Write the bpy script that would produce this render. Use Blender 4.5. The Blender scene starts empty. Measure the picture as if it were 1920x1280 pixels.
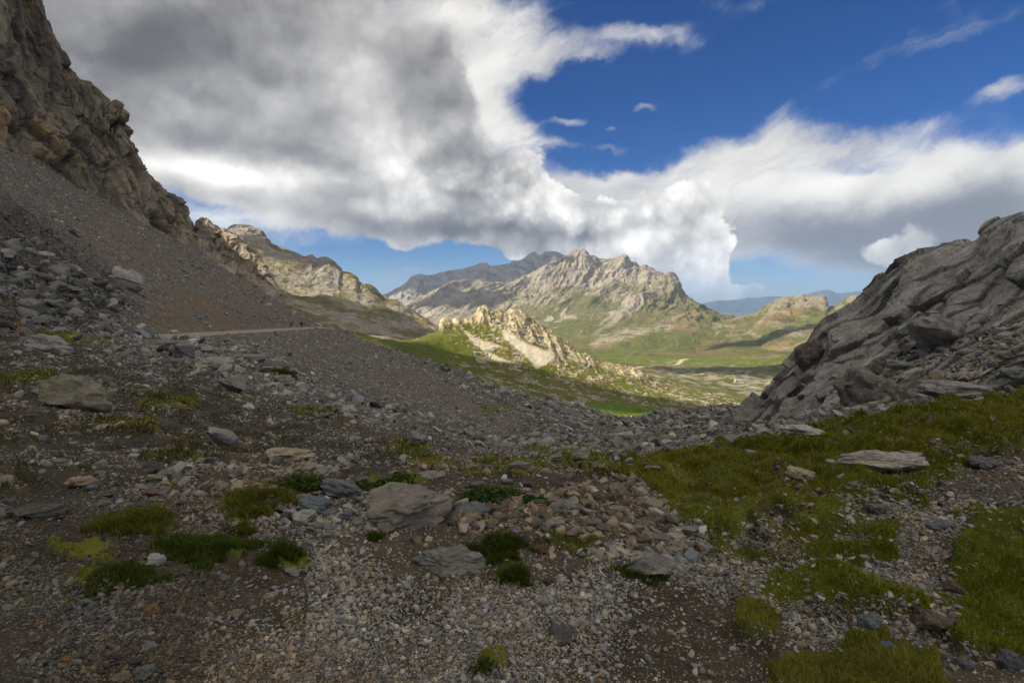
import bpy, math, time
import numpy as np
from mathutils import Vector

T0 = time.time()
rng = np.random.default_rng(7)
scene = bpy.context.scene
COL = scene.collection
f32 = np.float32

# ------------------------------------------------------------------ camera maths
F = 1066.7                      # focal length in pixels of the 1920 px wide photograph (20 mm)
PITCH = math.atan(80 / F)
CP, SP = math.cos(PITCH), math.sin(PITCH)
CAMZ = 1.6


def tz(py):
    yc = (640 - np.asarray(py, float)) / F
    return (yc * CP - SP) / (CP + yc * SP)


def P(px, py, D):
    """world point seen at (px, py) that lies D metres in front (world y)"""
    px, py, D = np.asarray(px, float), np.asarray(py, float), np.asarray(D, float)
    yc = (640 - py) / F
    k = CP + yc * SP
    return np.stack([D * (px - 960) / F / k, D + 0 * k, CAMZ + D * (yc * CP - SP) / k], -1)


def proj(V):
    x, y, z = V[..., 0], V[..., 1], V[..., 2] - CAMZ
    fw = np.maximum(y * CP - z * SP, 1e-3)
    up = y * SP + z * CP
    return 960 + F * x / fw, 640 - F * up / fw


# ------------------------------------------------------------------ noise
def _hash(ix, iy, iz, seed):
    h = (ix.astype(np.int64).astype(np.uint32) * np.uint32(0x8da6b343)) ^ \
        (iy.astype(np.int64).astype(np.uint32) * np.uint32(0xd8163841)) ^ \
        (iz.astype(np.int64).astype(np.uint32) * np.uint32(0xcb1ab31f)) ^ np.uint32((seed * 0x9e3779b9) & 0xffffffff)
    h ^= h >> np.uint32(13)
    h *= np.uint32(0x5bd1e995)
    h ^= h >> np.uint32(15)
    h *= np.uint32(0x27d4eb2d)
    h ^= h >> np.uint32(13)
    return h


_G = np.array([[1, 1, 0], [-1, 1, 0], [1, -1, 0], [-1, -1, 0], [1, 0, 1], [-1, 0, 1], [1, 0, -1], [-1, 0, -1],
               [0, 1, 1], [0, -1, 1], [0, 1, -1], [0, -1, -1], [1, 1, 0], [0, -1, 1], [-1, 1, 0], [0, -1, -1]], f32)


from concurrent.futures import ThreadPoolExecutor
POOL = ThreadPoolExecutor(4)


def perlin(p, seed=0):
    """p (...,3) -> about -1..1"""
    sh = p.shape[:-1]
    p = p.reshape(-1, 3)
    out = np.empty(len(p), f32)

    def part(a):
        q = p[a:a + 60000]
        i = np.floor(q)
        w = (q - i).astype(f32)
        i = i.astype(np.int64)
        s = w * w * w * (w * (w * 6 - 15) + 10)
        r = 0
        for dx in (0, 1):
            for dy in (0, 1):
                for dz in (0, 1):
                    g = _G[_hash(i[:, 0] + dx, i[:, 1] + dy, i[:, 2] + dz, seed) & np.uint32(15)]
                    d = g[:, 0] * (w[:, 0] - dx) + g[:, 1] * (w[:, 1] - dy) + g[:, 2] * (w[:, 2] - dz)
                    r = r + d * (s[:, 0] if dx else 1 - s[:, 0]) * (s[:, 1] if dy else 1 - s[:, 1]) * (s[:, 2] if dz else 1 - s[:, 2])
        out[a:a + 60000] = r
    list(POOL.map(part, range(0, len(p), 60000)))
    return out.reshape(sh)


def fbm(p, octv=5, seed=0, gain=0.5, lac=2.03):
    r, a, t = 0, 1.0, 0
    for o in range(octv):
        r = r + a * perlin(p * lac ** o + 17.3 * o, seed + o)
        a *= gain
    return r


def ridged(p, octv=5, seed=0, gain=0.5, lac=2.03):
    r, a, w = 0, 1.0, 1.0
    for o in range(octv):
        n = 1 - np.abs(perlin(p * lac ** o + 9.1 * o, seed + o)) * 1.4
        n = np.clip(n, 0, 1) ** 2
        r = r + a * n * w
        w = np.clip(n * 1.6, 0, 1)
        a *= gain
    return r / 1.6 - 0.45


def facets(p, seed=0, tilt=0.8):
    """rock made of blocks: nearest-cell tilted planes; returns (height, crack 0..1, cell random)"""
    sh = p.shape[:-1]
    p = p.reshape(-1, 3).astype(f32)
    H = np.empty(len(p), f32); C = np.empty(len(p), f32); R = np.empty(len(p), f32)

    def part(a):
        q = p[a:a + 60000]
        b = np.floor(q - 0.5).astype(np.int64)
        d1 = np.full(len(q), 9e9, f32); d2 = d1.copy(); hh = np.zeros(len(q), f32); rr = np.zeros(len(q), f32)
        for dx in (0, 1):
            for dy in (0, 1):
                for dz in (0, 1):
                    cx, cy, cz = b[:, 0] + dx, b[:, 1] + dy, b[:, 2] + dz
                    h = _hash(cx, cy, cz, seed)
                    j = [((h >> np.uint32(s)) & np.uint32(255)).astype(f32) / 255 - 0.5 for s in (0, 8, 16)]
                    h2 = _hash(cx, cy, cz, seed + 77)
                    g = [((h2 >> np.uint32(s)) & np.uint32(255)).astype(f32) / 255 - 0.5 for s in (0, 8, 16, 24)]
                    ex = q[:, 0] - (cx + 0.5 + 0.8 * j[0]).astype(f32)
                    ey = q[:, 1] - (cy + 0.5 + 0.8 * j[1]).astype(f32)
                    ez = q[:, 2] - (cz + 0.5 + 0.8 * j[2]).astype(f32)
                    d = ex * ex + ey * ey + ez * ez
                    hv = g[3] + tilt * 2 * (g[0] * ex + g[1] * ey + g[2] * ez)
                    near = d < d1
                    d2 = np.where(near, d1, np.minimum(d2, d))
                    hh = np.where(near, hv, hh); rr = np.where(near, g[3] + 0.5, rr)
                    d1 = np.where(near, d, d1)
        H[a:a + 60000] = hh
        C[a:a + 60000] = np.clip((np.sqrt(d2) - np.sqrt(d1)) * 5, 0, 1)
        R[a:a + 60000] = rr
    list(POOL.map(part, range(0, len(p), 60000)))
    return H.reshape(sh), C.reshape(sh), R.reshape(sh)


def sstep(a, b, x):
    t = np.clip((x - a) / (b - a), 0, 1)
    return t * t * (3 - 2 * t)


def mix(a, b, t):
    return a + (b - a) * t


def mixc(a, b, t):
    return a + (np.asarray(b, f32) - a) * t[..., None]


# ------------------------------------------------------------------ interpolation
def pchip(xk, yk, xq):
    """monotone cubic through knots xk (K,), yk (K,...) at xq"""
    xk = np.asarray(xk, float); yk = np.asarray(yk, float)
    h = np.diff(xk)
    hs = h.reshape((-1,) + (1,) * (yk.ndim - 1))
    d = np.diff(yk, axis=0) / hs
    m = np.zeros_like(yk)
    if len(xk) > 2:
        a, b = d[:-1], d[1:]
        w1, w2 = 2 * hs[1:] + hs[:-1], hs[1:] + 2 * hs[:-1]
        with np.errstate(divide='ignore', invalid='ignore'):
            mm = (w1 + w2) / (w1 / a + w2 / b)
        m[1:-1] = np.where(a * b > 0, mm, 0)
    m[0], m[-1] = d[0], d[-1]
    k = np.clip(np.searchsorted(xk, xq) - 1, 0, len(xk) - 2)
    t = ((xq - xk[k]) / h[k]).reshape((-1,) + (1,) * (yk.ndim - 1))
    hh = h[k].reshape(t.shape)
    return ((1 + 2 * t) * (1 - t) ** 2) * yk[k] + t * (1 - t) ** 2 * hh * m[k] + t * t * (3 - 2 * t) * yk[k + 1] + t * t * (t - 1) * hh * m[k + 1]


def grid_normals(V):
    du = np.gradient(V, axis=1); dv = np.gradient(V, axis=0)
    n = np.cross(du, dv)
    n /= np.linalg.norm(n, axis=-1, keepdims=True) + 1e-12
    return n


# ------------------------------------------------------------------ mesh building
def mesh_np(name, V, faces, mat=None, smooth=True, color=None, extra=None):
    """faces: (M,3) or (M,4) int array"""
    V = np.ascontiguousarray(V.reshape(-1, 3), f32)
    faces = np.ascontiguousarray(faces, np.int32)
    k = faces.shape[1]
    me = bpy.data.meshes.new(name)
    me.vertices.add(len(V)); me.vertices.foreach_set('co', V.ravel())
    me.loops.add(faces.size); me.loops.foreach_set('vertex_index', faces.ravel())
    me.polygons.add(len(faces))
    me.polygons.foreach_set('loop_start', np.arange(0, faces.size, k, dtype=np.int32))
    try:
        me.polygons.foreach_set('loop_total', np.full(len(faces), k, np.int32))
    except Exception:
        pass
    me.polygons.foreach_set('use_smooth', np.full(len(faces), smooth, bool))
    if color is not None:
        c = np.ones((len(V), 4), f32); cc = color.reshape(len(V), -1); c[:, :cc.shape[1]] = cc
        at = me.attributes.new('Col', 'FLOAT_COLOR', 'POINT'); at.data.foreach_set('color', c.ravel())
    for nm, arr in (extra or {}).items():
        at = me.attributes.new(nm, 'FLOAT', 'POINT'); at.data.foreach_set('value', np.ascontiguousarray(arr.ravel(), f32))
    me.update(calc_edges=True)
    if mat:
        me.materials.append(mat)
    return me


def link(name, me, parent=None, loc=None, **props):
    o = bpy.data.objects.new(name, me)
    COL.objects.link(o)
    if parent:
        o.parent = parent
    if loc is not None:
        o.location = loc
    for k, v in props.items():
        o[k] = v
    return o


def quads(nv, nu):
    i = np.arange(nv * nu).reshape(nv, nu)
    return np.stack([i[:-1, :-1], i[:-1, 1:], i[1:, 1:], i[1:, :-1]], -1).reshape(-1, 4)


def row_points(row, pxs):
    row = np.array(row, float)
    py = pchip(row[:, 0], row[:, 1], np.clip(pxs, row[0, 0], row[-1, 0]))
    lD = pchip(row[:, 0], np.log(row[:, 2]), np.clip(pxs, row[0, 0], row[-1, 0]))
    return P(pxs, py, np.exp(lD))


def row_patch(rows, px0, px1, nu, vs, nv, back):
    """rows near->far of (px,py,D) polylines; back: list of (dD factor, drop)"""
    pxs = np.linspace(px0, px1, nu)
    R = [row_points(r, pxs) for r in rows]
    for kf, drop in back:
        q = R[len(rows) - 1].copy()
        q[:, 0] *= kf; q[:, 1] *= kf
        q[:, 2] -= drop
        R.append(q)
    R = np.array(R)
    vk = np.array(vs, float)
    vq = np.linspace(0, vk[-1], nv)
    return pchip(vk, R, vq), vq, pxs


# ------------------------------------------------------------------ materials
def new_mat(name):
    m = bpy.data.materials.new(name); m.use_nodes = True
    nt = m.node_tree; nt.nodes.clear()
    return m, nt


class NB:
    """tiny helper to wire nodes"""
    def __init__(s, nt):
        s.nt = nt

    def n(s, typ, **kw):
        nd = s.nt.nodes.new(typ)
        for k, v in kw.items():
            setattr(nd, k, v)
        return nd

    def put(s, sock, v):
        if v is None:
            return
        if isinstance(v, bpy.types.NodeSocket):
            s.nt.links.new(v, sock)
        else:
            sock.default_value = v

    def math(s, op, a, b=None, c=None, clamp=False):
        nd = s.n('ShaderNodeMath', operation=op); nd.use_clamp = clamp
        s.put(nd.inputs[0], a)
        if b is not None: s.put(nd.inputs[1], b)
        if c is not None: s.put(nd.inputs[2], c)
        return nd.outputs[0]

    def vmath(s, op, a, b=None, c=None):
        nd = s.n('ShaderNodeVectorMath', operation=op)
        s.put(nd.inputs[0], a)
        if b is not None:
            s.put(nd.inputs['Scale' if op == 'SCALE' else 1], b)
        if c is not None: s.put(nd.inputs[2], c)
        return nd.outputs['Value' if op in ('LENGTH', 'DOT_PRODUCT', 'DISTANCE') else 'Vector']

    def noise(s, vec, scale, detail=4, rough=0.55, dist=0.0, out='Fac', typ=None, lac=2.0):
        nd = s.n('ShaderNodeTexNoise')
        if typ: nd.noise_type = typ
        s.put(nd.inputs['Vector'], vec); nd.inputs['Scale'].default_value = scale
        nd.inputs['Detail'].default_value = detail; nd.inputs['Roughness'].default_value = rough
        nd.inputs['Distortion'].default_value = dist; nd.inputs['Lacunarity'].default_value = lac
        return nd.outputs[out]

    def voro(s, vec, scale, feature='F1', out='Distance', detail=0.0, rnd=1.0, smooth=None):
        nd = s.n('ShaderNodeTexVoronoi', feature=feature)
        s.put(nd.inputs['Vector'], vec); nd.inputs['Scale'].default_value = scale
        nd.inputs['Detail'].default_value = detail; nd.inputs['Randomness'].default_value = rnd
        if smooth is not None: nd.inputs['Smoothness'].default_value = smooth
        return nd.outputs[out]

    def mixc(s, a, b, fac, blend='MIX'):
        nd = s.n('ShaderNodeMix', data_type='RGBA', blend_type=blend)
        s.put(nd.inputs[0], fac); s.put(nd.inputs[6], a); s.put(nd.inputs[7], b)
        return nd.outputs[2]

    def mapr(s, v, a, b, c=0.0, d=1.0, smooth=False):
        nd = s.n('ShaderNodeMapRange')
        if smooth: nd.interpolation_type = 'SMOOTHSTEP'
        s.put(nd.inputs[0], v); s.put(nd.inputs[1], a); s.put(nd.inputs[2], b); s.put(nd.inputs[3], c); s.put(nd.inputs[4], d)
        return nd.outputs[0]

    def bump(s, h, strength, dist, normal=None):
        nd = s.n('ShaderNodeBump'); nd.inputs['Strength'].default_value = strength; nd.inputs['Distance'].default_value = dist
        s.put(nd.inputs['Height'], h)
        if normal is not None: s.put(nd.inputs['Normal'], normal)
        return nd.outputs['Normal']

    def diffuse(s, col, normal=None, rough=0.9, spec=0.15):
        nd = s.n('ShaderNodeBsdfPrincipled')
        s.put(nd.inputs['Base Color'], col); nd.inputs['Roughness'].default_value = rough
        nd.inputs['Specular IOR Level'].default_value = spec
        if normal is not None: s.put(nd.inputs['Normal'], normal)
        return nd.outputs[0]

    def out(s, sh, vol=None):
        o = s.n('ShaderNodeOutputMaterial')
        if sh is not None: s.nt.links.new(sh, o.inputs['Surface'])
        if vol is not None: s.nt.links.new(vol, o.inputs['Volume'])


def terrain_mat(name, sc, var=0.5, bump_d=0.3, bump_s=0.6, crack=0.0):
    """surface colour from the mesh's Col attribute, broken up by noise of feature size 1/sc metres"""
    m, nt = new_mat(name); b = NB(nt)
    pos = b.n('ShaderNodeNewGeometry').outputs['Position']
    col = b.n('ShaderNodeAttribute', attribute_name='Col').outputs['Color']
    n1 = b.noise(pos, sc, 6, 0.62)
    n2 = b.noise(pos, sc * 5.3, 5, 0.6)
    v = b.math('ADD', b.math('MULTIPLY', n1, 0.5), b.math('MULTIPLY', n2, 0.5))
    k = b.mapr(v, 0.33, 0.67, 1 - var, 1 + var)
    c = b.vmath('SCALE', col, k)
    hue = b.noise(pos, sc * 0.7, 3, 0.5)
    c = b.mixc(c, b.mixc(c, (1.06, 1.0, 0.90, 1), 1.0, 'MULTIPLY'), b.mapr(hue, 0.35, 0.65))
    h = b.math('ADD', n1, b.math('MULTIPLY', n2, 0.35))
    if crack > 0:
        vd = b.voro(pos, sc * 1.7, 'F1', 'Distance', 2.0)
        h = b.math('ADD', h, b.math('MULTIPLY', vd, crack))
    nm = b.bump(h, bump_s, bump_d)
    b.out(b.diffuse(c, nm))
    return m


def gravel_mat():
    """valley ground: Col.rgb = base colour, 'stony' = how much fine gravel shows"""
    m, nt = new_mat('gravelly_ground'); b = NB(nt)
    pos = b.n('ShaderNodeNewGeometry').outputs['Position']
    col = b.n('ShaderNodeAttribute', attribute_name='Col').outputs['Color']
    st = b.n('ShaderNodeAttribute', attribute_name='stony').outputs['Fac']
    far = b.n('ShaderNodeAttribute', attribute_name='far').outputs['Fac']       # 0 fine gravel near the camera .. 1 coarse rubble
    wv = b.vmath('ADD', pos, b.vmath('SCALE', b.noise(pos, 9.0, 2, 0.5, out='Color'), 0.03))

    def cells(sc):
        vn = b.n('ShaderNodeTexVoronoi', feature='F1'); b.put(vn.inputs['Vector'], wv); vn.inputs['Scale'].default_value = sc
        return vn.outputs['Color'], vn.outputs['Distance']
    c1, d1 = cells(55.0); c2, d2 = cells(14.0); c3, d3 = cells(3.6)
    m1 = b.mapr(far, 0.0, 0.5, 0, 1); m2 = b.mapr(far, 0.5, 1.0, 0, 1)
    vcol = b.mixc(b.mixc(c1, c2, m1), c3, m2)
    vdist = b.mixc(b.mixc(d1, d2, m1), d3, m2)
    r = b.n('ShaderNodeSeparateColor'); b.put(r.inputs[0], vcol)
    rv = b.math('POWER', r.outputs[0], 1.5)
    edge = b.mapr(vdist, 0.15, 0.62, 1.0, 0.0)
    n1 = b.noise(pos, 2.5, 7, 0.65)
    stone = b.mixc((0.13, 0.12, 0.11, 1), (0.34, 0.32, 0.29, 1), rv)
    stone = b.mixc(stone, (0.26, 0.18, 0.11, 1), b.mapr(r.outputs[1], 0.8, 0.95))
    fac = b.math('MULTIPLY', b.math('MULTIPLY', st, b.mapr(r.outputs[2], 0.25, 0.35)), edge, clamp=True)
    base = b.vmath('SCALE', col, b.mapr(n1, 0.3, 0.7, 0.55, 1.45))
    c = b.mixc(base, b.mixc(stone, b.mixc(stone, b.vmath('SCALE', col, 3.0), 1.0, 'MULTIPLY'), 0.6), fac)
    h = b.math('ADD', b.math('MULTIPLY', fac, 0.6), b.math('MULTIPLY', n1, 0.5))
    bn = b.n('ShaderNodeBump'); bn.inputs['Strength'].default_value = 0.7
    b.put(bn.inputs['Height'], h); b.put(bn.inputs['Distance'], b.mapr(far, 0.0, 1.0, 0.012, 0.12))
    b.out(b.diffuse(c, bn.outputs[0]))
    return m


def rock_mat(name, use_attr):
    m, nt = new_mat(name); b = NB(nt)
    if use_attr:
        col = b.n('ShaderNodeAttribute', attribute_name='Col').outputs['Color']
        pos = b.n('ShaderNodeNewGeometry').outputs['Position']
        n = b.noise(pos, 14.0, 4, 0.6)
        c = b.vmath('SCALE', col, b.mapr(n, 0.3, 0.7, 0.75, 1.25))
        b.out(b.diffuse(c))
        return m
    oi = b.n('ShaderNodeObjectInfo')
    tc = b.n('ShaderNodeTexCoord').outputs['Object']
    tc = b.vmath('ADD', tc, b.vmath('SCALE', oi.outputs['Color'], 31.0))
    n1 = b.noise(tc, 1.6, 8, 0.65)
    n2 = b.noise(tc, 9.0, 6, 0.65)
    n3 = b.noise(b.vmath('MULTIPLY', tc, (1.0, 1.0, 4.5)), 1.3, 5, 0.6, 0.6)
    v = b.math('ADD', b.math('MULTIPLY', n1, 0.55), b.math('MULTIPLY', n2, 0.45))
    c = b.vmath('SCALE', oi.outputs['Color'], b.mapr(v, 0.33, 0.68, 0.45, 1.45))
    c = b.mixc(c, b.mixc(c, (1.13, 1.08, 0.86, 1), 1.0, 'MULTIPLY'), b.mapr(n3, 0.5, 0.66))
    c = b.mixc(c, b.vmath('SCALE', c, 0.45), b.mapr(n3, 0.36, 0.28))
    c = b.mixc(c, (0.42, 0.41, 0.38, 1), b.math('MULTIPLY', b.mapr(n2, 0.62, 0.72), 0.6))
    h = b.math('ADD', n1, b.math('ADD', b.math('MULTIPLY', n2, 0.4), b.math('MULTIPLY', n3, 0.5)))
    b.out(b.diffuse(c, b.bump(h, 0.7, 0.12)))
    return m


def plain_mat(name, col, rough=0.9, var=0.25, sc=20.0):
    m, nt = new_mat(name); b = NB(nt)
    tc = b.n('ShaderNodeTexCoord').outputs['Object']
    c = b.vmath('SCALE', tuple(col[:3]), b.mapr(b.noise(tc, sc, 3, 0.6), 0.3, 0.7, 1 - var, 1 + var))
    b.out(b.diffuse(c, None, rough))
    return m


def leaf_mat(name):
    m, nt = new_mat(name); b = NB(nt)
    col = b.n('ShaderNodeAttribute', attribute_name='Col').outputs['Color']
    d = b.n('ShaderNodeBsdfDiffuse'); b.put(d.inputs[0], col)
    t = b.n('ShaderNodeBsdfTranslucent'); b.put(t.inputs[0], col)
    mx = b.n('ShaderNodeMixShader'); mx.inputs[0].default_value = 0.3
    nt.links.new(d.outputs[0], mx.inputs[1]); nt.links.new(t.outputs[0], mx.inputs[2])
    b.out(mx.outputs[0])
    return m


M_GROUND = gravel_mat()
M_BUTT = terrain_mat('limestone_buttress', 0.9, 0.42, 0.35, 0.8, 0.25)
M_CLIFF = terrain_mat('limestone_cliff', 0.22, 0.4, 1.2, 0.8, 0.3)
M_HILL = terrain_mat('rocky_grass_hill', 0.16, 0.4, 1.6, 0.7)
M_MID = terrain_mat('mountain_side', 0.05, 0.4, 5.0, 0.7)
M_FAR = terrain_mat('massif_rock', 0.016, 0.35, 16.0, 0.7)
M_BLUE = terrain_mat('far_range', 0.004, 0.2, 40.0, 0.5)
M_ROCK = rock_mat('limestone_rock', False)
M_STONE = rock_mat('gravel_stone', True)
M_LEAF = leaf_mat('grass_blades')

PATCHES = []        # (V, PX, PY) for putting things on the ground where the photo shows them


def project_patch(V):
    px, py = proj(V)
    PATCHES.append((V.reshape(-1, 3), px.ravel(), py.ravel()))


def on_ground(px, py, tol=3.0):
    best = None
    for V, X, Y in PATCHES:
        d = (X - px) ** 2 + (Y - py) ** 2
        for t in (tol, 3 * tol, 10 * tol):
            k = np.nonzero(d < t * t)[0]
            if len(k):
                j = k[np.argmin(V[k, 1])]
                near = k[V[k, 1] < V[j, 1] * 1.06]
                j = near[np.argmin(d[near])]
                if best is None or (t, V[j, 1]) < best[0]:
                    best = ((t, V[j, 1]), V[j].copy())
                break
    return best[1]


def poly_mask(X, Y, poly, soft):
    """soft inside mask of polygon in photo pixels"""
    p = np.array(poly, f32)
    x0, y0 = p.min(0) - 3 * soft; x1, y1 = p.max(0) + 3 * soft
    out = np.zeros(X.shape, f32)
    k = (X > x0) & (X < x1) & (Y > y0) & (Y < y1)
    x, y = X[k].astype(f32), Y[k].astype(f32)
    ins = np.zeros(len(x), bool); d = np.full(len(x), 1e9, f32)
    for i in range(len(p)):
        a, bb = p[i], p[(i + 1) % len(p)]
        e = bb - a
        t = np.clip(((x - a[0]) * e[0] + (y - a[1]) * e[1]) / (e @ e + 1e-9), 0, 1)
        d = np.minimum(d, np.hypot(x - a[0] - t * e[0], y - a[1] - t * e[1]))
        cr = ((a[1] > y) != (bb[1] > y))
        with np.errstate(divide='ignore', invalid='ignore'):
            xi = a[0] + (y - a[1]) / (bb[1] - a[1] + 1e-12) * e[0]
        ins ^= cr & (x < xi)
    sd = np.where(ins, d, -d)
    out[k] = sstep(-soft, soft, sd)
    return out


def ell(X, Y, cx, cy, rx, ry):
    return np.exp(-(((X - cx) / rx) ** 2 + ((Y - cy) / ry) ** 2)).astype(f32)


# ------------------------------------------------------------------ A. valley ground, one polar sheet from the camera to the crest
COLS = {
    -450: [(2.4, 1235), (4, 930), (8, 760), (15, 660), (25, 560), (40, 440), (60, 300), (85, 200), (130, 100), (260, -100)],
    0: [(2.4, 1250), (4, 945), (8, 785), (15, 700), (25, 645), (40, 560), (60, 440), (90, 330), (121, 255), (160, 190), (260, 100)],
    160: [(2.3, 1262), (4, 955), (7, 835), (12, 750), (20, 690), (32, 640), (48, 590), (70, 510), (100, 430), (140, 352), (180, 300), (260, 240)],
    320: [(2.28, 1270), (4, 962), (7, 850), (12, 772), (20, 715), (35, 668), (55, 632), (75, 592), (110, 520), (176, 432), (260, 380)],
    450: [(2.27, 1275), (4, 965), (7, 856), (12, 790), (20, 740), (30, 705), (45, 670), (65, 642), (95, 620), (115, 590), (145, 548), (180, 520), (200, 530), (260, 560)],
    560: [(2.26, 1280), (4, 968), (7, 860), (12, 796), (20, 760), (35, 715), (60, 672), (100, 637), (140, 615), (155, 600), (172, 586), (190, 592), (260, 640)],
    640: [(2.26, 1280), (4, 970), (7, 864), (12, 812), (20, 780), (32, 748), (50, 712), (75, 680), (105, 652), (140, 632), (160, 627), (180, 640), (260, 700)],
    760: [(2.26, 1280), (4, 974), (6, 884), (10, 838), (18, 804), (30, 780), (50, 750), (80, 715), (120, 675), (140, 662), (160, 672), (260, 740)],
    860: [(2.26, 1280), (4, 977), (5.5, 898), (8, 868), (14, 840), (24, 818), (40, 790), (65, 758), (100, 715), (128, 696), (150, 712), (260, 780)],
    960: [(2.26, 1280), (4, 978), (5, 906), (7, 880), (12, 862), (20, 848), (35, 825), (55, 795), (80, 768), (112, 736), (135, 748), (260, 820)],
    1080: [(2.26, 1280), (4, 980), (5, 912), (8, 880), (13, 865), (23, 850), (40, 829), (62, 802), (88, 778), (108, 760), (130, 772), (260, 830)],
    1180: [(2.26, 1280), (4, 983), (5, 918), (8, 882), (14, 866), (25, 851), (45, 829), (70, 807), (100, 784), (125, 793), (260, 830)],
    1280: [(2.27, 1279), (4, 985), (6, 918), (9, 878), (16, 850), (28, 834), (48, 812), (72, 790), (98, 768), (125, 778), (260, 820)],
    1390: [(2.28, 1278), (4, 985), (6, 918), (10, 868), (18, 835), (30, 815), (50, 797), (75, 780), (98, 765), (125, 775), (260, 800)],
    1650: [(2.33, 1265), (4, 962), (6, 880), (10, 820), (18, 778), (28, 758), (45, 745), (80, 740), (260, 730)],
    1920: [(2.4, 1245), (4, 935), (6, 850), (10, 790), (18, 748), (30, 720), (60, 700), (260, 690)],
    2350: [(2.45, 1235), (4, 915), (6, 825), (10, 760), (18, 700), (30, 660), (60, 640), (260, 630)],
}
NU, NV = 1150, 1050
lD = np.linspace(math.log(0.7), math.log(255), NV)
ckeys = sorted(COLS)
tab = []
for k in ckeys:
    c = COLS[k]
    L = [math.log(0.5), math.log(1.5)] + [math.log(d) for d, _ in c]
    z0 = c[0][0] * float(tz(c[0][1])) + CAMZ
    Tn = [-(CAMZ - z0 * 0.3) / 0.5, -(CAMZ - z0 * 0.7) / 1.5] + [float(tz(p)) for _, p in c]
    zz = [CAMZ + math.exp(a) * t for a, t in zip(L, Tn)]
    zq = pchip(L, zz, lD)
    tab.append(zq)
xr_k = np.array([(k - 960) / F for k in ckeys])
xr = np.linspace(xr_k[0] + 0.02, xr_k[-1] - 0.02, NU)
ZA = pchip(xr_k, np.array(tab), xr).T                      # NV x NU
# smooth the lattice a little so that the knots do not show
for _ in range(14):
    ZA[1:-1] = ZA[1:-1] * 0.5 + (ZA[:-2] + ZA[2:]) * 0.25
    ZA[:, 1:-1] = ZA[:, 1:-1] * 0.5 + (ZA[:, :-2] + ZA[:, 2:]) * 0.25
DA = np.exp(lD)[:, None] + 0 * xr[None]
VA = np.stack([DA * xr[None], DA, ZA], -1)
PXA, PYA = proj(VA)

# the walking path round the scree: world line through the points the photo shows
pp = P([235, 300, 380, 450, 510, 565, 600, 640], [637, 631, 626, 622, 618.5, 615.5, 614, 618], [50, 58, 76, 95, 118, 142, 156, 172])
tt = np.linspace(0, 7, 260)
PATH = pchip(np.arange(8), pp, tt)
dmin = np.full(VA.shape[:2], 1e9, f32); zpath = np.zeros(VA.shape[:2], f32)
ok = (DA > 35) & (DA < 190) & (xr[None] < -0.2) & (xr[None] > -0.8)
sub = VA[ok][:, :2]
bd = np.full(len(sub), 1e9); bz = np.zeros(len(sub))
d2 = np.gradient(PATH, axis=0); sdn = np.stack([-d2[:, 1], d2[:, 0], 0 * d2[:, 0]], -1); sdn /= np.linalg.norm(sdn, axis=1, keepdims=True)
for q, sn in zip(PATH, sdn):
    d = (sub[:, 0] - q[0]) ** 2 + (sub[:, 1] - q[1]) ** 2
    m_ = d < bd
    bd[m_] = d[m_]; bz[m_] = q[2] + 0.09 * np.clip((sub[m_, 0] - q[0]) * sn[0] + (sub[m_, 1] - q[1]) * sn[1], -3, 3)
dmin[ok] = np.sqrt(bd); zpath[ok] = bz
wp = 1 - sstep(2.3, 6.5, dmin)
VA[..., 2] = mix(VA[..., 2], zpath, wp)

# ---- what covers the ground, measured in the photograph
nz1 = fbm(VA / 1.7, 4, 3); nz2 = fbm(np.stack([xr[None] * 26 + 0 * DA, np.log(DA) * 9, 0 * DA], -1), 4, 11)
nz0 = fbm(VA / 0.45, 3, 7)
JX, JY = PXA + 34 * nz2 + 30 * nz0 * np.clip(6 / DA, 0.2, 1.4), PYA + 14 * np.clip(5 / DA, 0, 1.2) * fbm(VA / 0.3, 3, 8) + 17 * nz1 * np.clip(8 / DA, 0.35, 1) + 12 * fbm(np.stack([xr[None] * 30 + 3 + 0 * DA, np.log(DA) * 14, 0 * DA], -1), 4, 19)
grass = np.zeros_like(DA, f32)
GP = [
    [(1120, 912), (1160, 892), (1230, 874), (1300, 852), (1400, 834), (1480, 808), (1620, 786), (1760, 768), (1960, 735), (1960, 850), (1840, 868), (1770, 925), (1700, 985), (1690, 1040), (1560, 1062), (1480, 1040), (1390, 1055), (1310, 1010), (1250, 960), (1200, 928)],
    [(1390, 1105), (1500, 1085), (1640, 1090), (1760, 1112), (1800, 1150), (1700, 1152), (1560, 1160), (1480, 1140)],
    [(1370, 1120), (1450, 1135), (1470, 1185), (1410, 1200), (1365, 1165)],
    [(1430, 1245), (1500, 1218), (1640, 1213), (1740, 1245), (1800, 1300), (1440, 1310)],
    [(1830, 965), (1960, 930), (1960, 1190), (1850, 1200), (1780, 1150), (1800, 1060)],
    [(1790, 1180), (1960, 1190), (1960, 1235), (1830, 1225)],
]
for g in GP:
    grass = np.maximum(grass, poly_mask(JX, JY, g, 9))
for cx, cy, rx, ry in [(1455, 975, 34, 16), (1435, 1022, 42, 14), (1610, 1002, 26, 8), (1655, 958, 44, 17), (1560, 905, 26, 7), (1870, 860, 60, 14), (1600, 1078, 90, 9)]:
    grass *= 1 - np.clip(1.7 * ell(JX, JY, cx, cy, rx, ry), 0, 1)
grass *= 1 - 0.8 * sstep(0.42, 0.62, fbm(VA / 0.9, 4, 9) + 0.25 * fbm(VA / 3.5, 2, 10))
moss = np.zeros_like(grass)
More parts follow.
